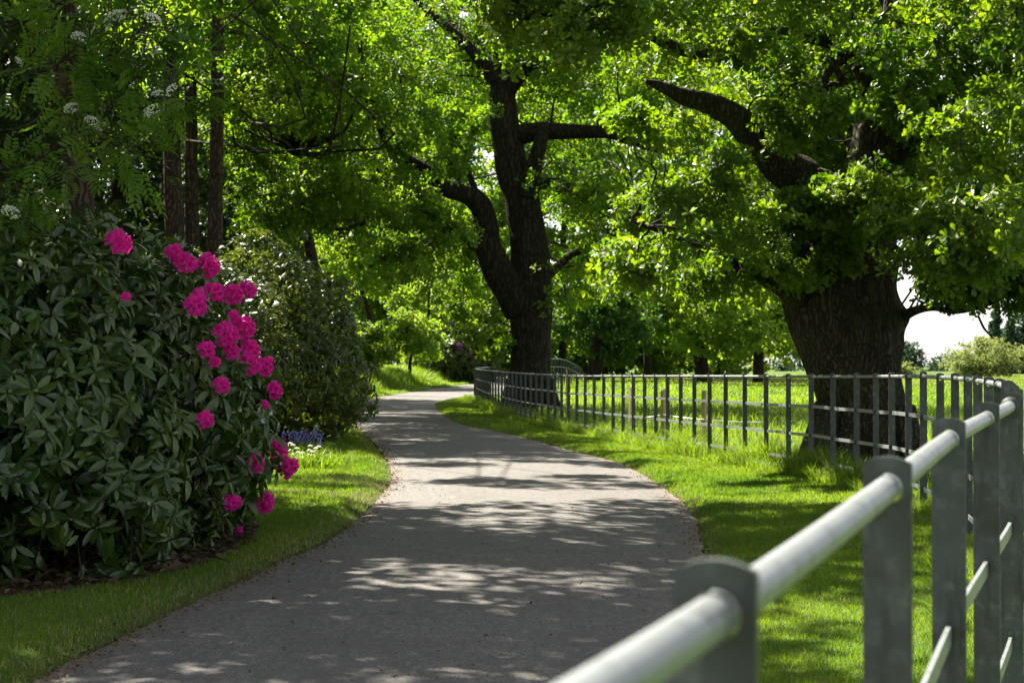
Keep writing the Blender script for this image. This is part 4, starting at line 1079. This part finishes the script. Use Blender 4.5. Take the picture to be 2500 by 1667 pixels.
# ------------------------------------------------------------------ rowan in blossom, upper left
root = thing('rowan_tree', 'rowan with feathery leaves and cream blossom heads in the upper left corner', 'tree')
tw_, lv_ = Acc(), Acc()
def Z(x, y, d): return P(x / 2.24, y / 2.24, d)
br_ = [[(-420, 2600, 10.6, 90), (-380, 1700, 10.6, 80), (-330, 1000, 10.6, 70), (-280, 300, 10.6, 56), (-200, -300, 10.6, 40), (-100, -800, 10.6, 20)],
       [(-300, 930, 10.6, 26), (0, 920, 10.5, 22), (180, 880, 10.4, 18), (330, 780, 10.3, 14), (480, 690, 10.2, 11), (600, 600, 10.1, 8), (720, 430, 10, 6)],
       [(-280, 500, 10.6, 22), (60, 390, 10.4, 18), (250, 380, 10.2, 15), (420, 250, 10.1, 11), (600, 130, 10, 8), (700, 60, 9.9, 5)],
       [(-280, 700, 10.6, 18), (100, 700, 10.7, 14), (300, 560, 10.6, 10), (480, 480, 10.5, 8), (640, 400, 10.4, 6), (800, 330, 10.3, 5), (900, 340, 10.2, 4)],
       [(250, 380, 10.2, 12), (420, 300, 10.1, 9), (600, 300, 10, 7), (740, 180, 9.9, 5), (830, 100, 9.9, 4)],
       [(330, 780, 10.3, 10), (500, 760, 10.1, 7), (620, 790, 10, 5), (740, 840, 9.9, 3)],
       [(-250, 200, 10.6, 16), (100, 120, 10.6, 12), (300, 20, 10.6, 8), (500, -80, 10.6, 5)],
       [(-280, 1000, 10.6, 18), (20, 1080, 10.6, 12), (200, 1000, 10.6, 8), (330, 960, 10.6, 5)],
       [(480, 690, 10.2, 8), (640, 640, 10.2, 6), (780, 560, 10.1, 5), (900, 500, 10, 4), (940, 480, 10, 3)],
       [(650, 20, 10, 4), (850, 80, 9.9, 4), (980, 58, 9.9, 3), (1080, 100, 9.8, 2)],
       [(100, 390, 10.4, 12), (200, 250, 10.4, 9), (330, 150, 10.4, 7), (480, 100, 10.3, 5)]]
pts_l, dir_l = [], []
for bi, b in enumerate(br_):
    p = [Z(x, y, d) for x, y, d, r in b]; rr = [r / 2.24 / F * d * .5 for x, y, d, r in b]
    q_, _ = tube(tw_, p, rr, 8 if bi == 0 else 6, 40, 0, .06, True, 8)
    if bi == 9: continue
    t = nrm(np.gradient(q_, axis=0))
    for k in range(6 if bi else 24, 40):
        for _ in range(rng.integers(1, 3) if bi and rng.uniform() < .4 else 1):
            side = nrm(rng.normal(size=3) * [1, .8, .8]); side = nrm(side - t[k] * (side @ t[k]))
            s0 = q_[k]; s1 = s0 + (side * .6 + t[k] * .5) * rng.uniform(.08, .34)
            tube(tw_, [s0, (s0 + s1) / 2 + [0, 0, .015], s1], [.004, .003, .0015], 3, 4, cap=False)
            for m in range(rng.integers(1, 3)):
                pj = 1250 + s1[0] / s1[1] * F
                if 125 < pj < 215 and rng.uniform() < .6: continue
                pts_l.append(s1 + rng.normal(0, .02, 3)); dir_l.append(nrm(side + t[k] * .4 + rng.normal(0, .55, 3) + [0, 0, -.12]))
def pinnate():
    V, Fc, ids = [], [], []
    lh = np.array([(0, 0), (.13, .22), (.17, .52), (.10, .82), (0, 1)])
    lv, lf = leaf_shape(lh, .3)
    for k in range(11):
        s = -1 if k % 2 else 1; row = k // 2
        yb = .25 + row * .15
        if k == 10: d = np.array([0, 0, 1.]); o = np.array([0, 0, .95])
        else: d = nrm(np.array([s * .95, -.12, .42])); o = np.array([0, 0, yb])
        L_ = .38 * (1 - .25 * abs(row - 2.5) / 3)
        n_ = nrm(np.array([0, 1., .0]) + rng.normal(0, .12, 3)); n_ = nrm(n_ - d * (n_ @ d)); x = np.cross(d, n_)
        v = (lv[:, 0:1] * x + lv[:, 1:2] * d + lv[:, 2:3] * n_) * L_ + o + np.array([0, -.18 * o[2] ** 2, 0])
        b = sum(len(q) for q in V); V.append(v); Fc += [tuple(i + b for i in f) for f in lf]; ids += [k] * len(lf)
    return np.vstack(V), Fc, np.array(ids), [0] * len(Fc)
PN = [pinnate() for _ in range(3)]
pts_l, dir_l = np.array(pts_l), np.array(dir_l); wh = rng.integers(0, 3, len(pts_l))
cz_t = np.clip(.45 + .25 * wob(pts_l, 3) + rng.normal(0, .12, len(pts_l)), 0, 1)
for k in range(3):
    m = wh == k
    # leaf blade faces up: template normal is +y, so spin the frame until y points upward
    z = nrm(dir_l[m]); ref = np.where(np.abs(z[:, 2:3]) > .9, np.array([[1., 0, 0]]), np.array([[0, 0, 1.]]))
    scatter(lv_, PN[k], pts_l[m], z, rng.uniform(.15, .21, m.sum()), cz_t[m], spin=rng.normal(0, .5, m.sum()))
up_cl = topclumps(-3.0, 11.2, 4.9, 6.6, 1.7, 16, .4, .6)
foliage(lv_, tw_, up_cl, R_FAR, .11, 60, None, tw=False)
tw_.obj('trunk', M['twig'], root, smooth=True)
lv_.obj('crown', [M['rowan']], root)
fh = Acc()
for k in range(150):
    r_ = math.sqrt(rng.uniform(0, 1)); an = rng.uniform(0, 6.28)
    q_ = np.array([r_ * .055 * math.cos(an), r_ * .055 * math.sin(an), .022 * (1 - r_ * r_) + rng.normal(0, .004)])
    s_ = rng.uniform(.004, .006); x, y, z = frames(nrm(rng.normal(0, .4, (1, 3)) + [0, 0, 1]), np.array([rng.uniform(0, 6)]))
    v = [q_ + (math.cos(t) * x[0] + math.sin(t) * y[0]) * s_ * (1 if i % 2 else .6) for i, t in enumerate(np.linspace(0, 6.283, 10, endpoint=False))]
    fh.faces(v, [tuple(range(10))], rng.uniform(0, 1))
for k in range(14):
    an = k * .45; tube(fh, [(0, 0, -.06), (.02 * math.cos(an), .02 * math.sin(an), -.025), (.045 * math.cos(an), .045 * math.sin(an), .005)], [.002, .0015, .001], 3, 4, 1, cap=False)
bm_ = fh.mesh('blossom_head', [M['cream'], M['rowan']])
for zx, zy, d, s in [(625, 85, 9.85, 1.15), (830, 100, 9.8, 1.0), (425, 200, 10, .9), (600, 115, 9.9, .9), (755, 335, 10.1, 1), (840, 300, 10.1, .95), (935, 490, 9.9, .9), (858, 510, 9.9, .75), (825, 615, 9.9, .95), (505, 665, 10, 1), (385, 590, 10.1, .9), (55, 1160, 10.2, 1.15), (95, 340, 10.2, .8), (545, 690, 10, .7), (655, 70, 9.9, .8)]:
    s *= .95; p = Z(zx, zy, d); o = link('blossom_head', bm_, root, p); o.scale = (s,) * 3
    o.rotation_euler = (rng.uniform(.5, 1.15), rng.normal(0, .5), rng.normal(0, .6))
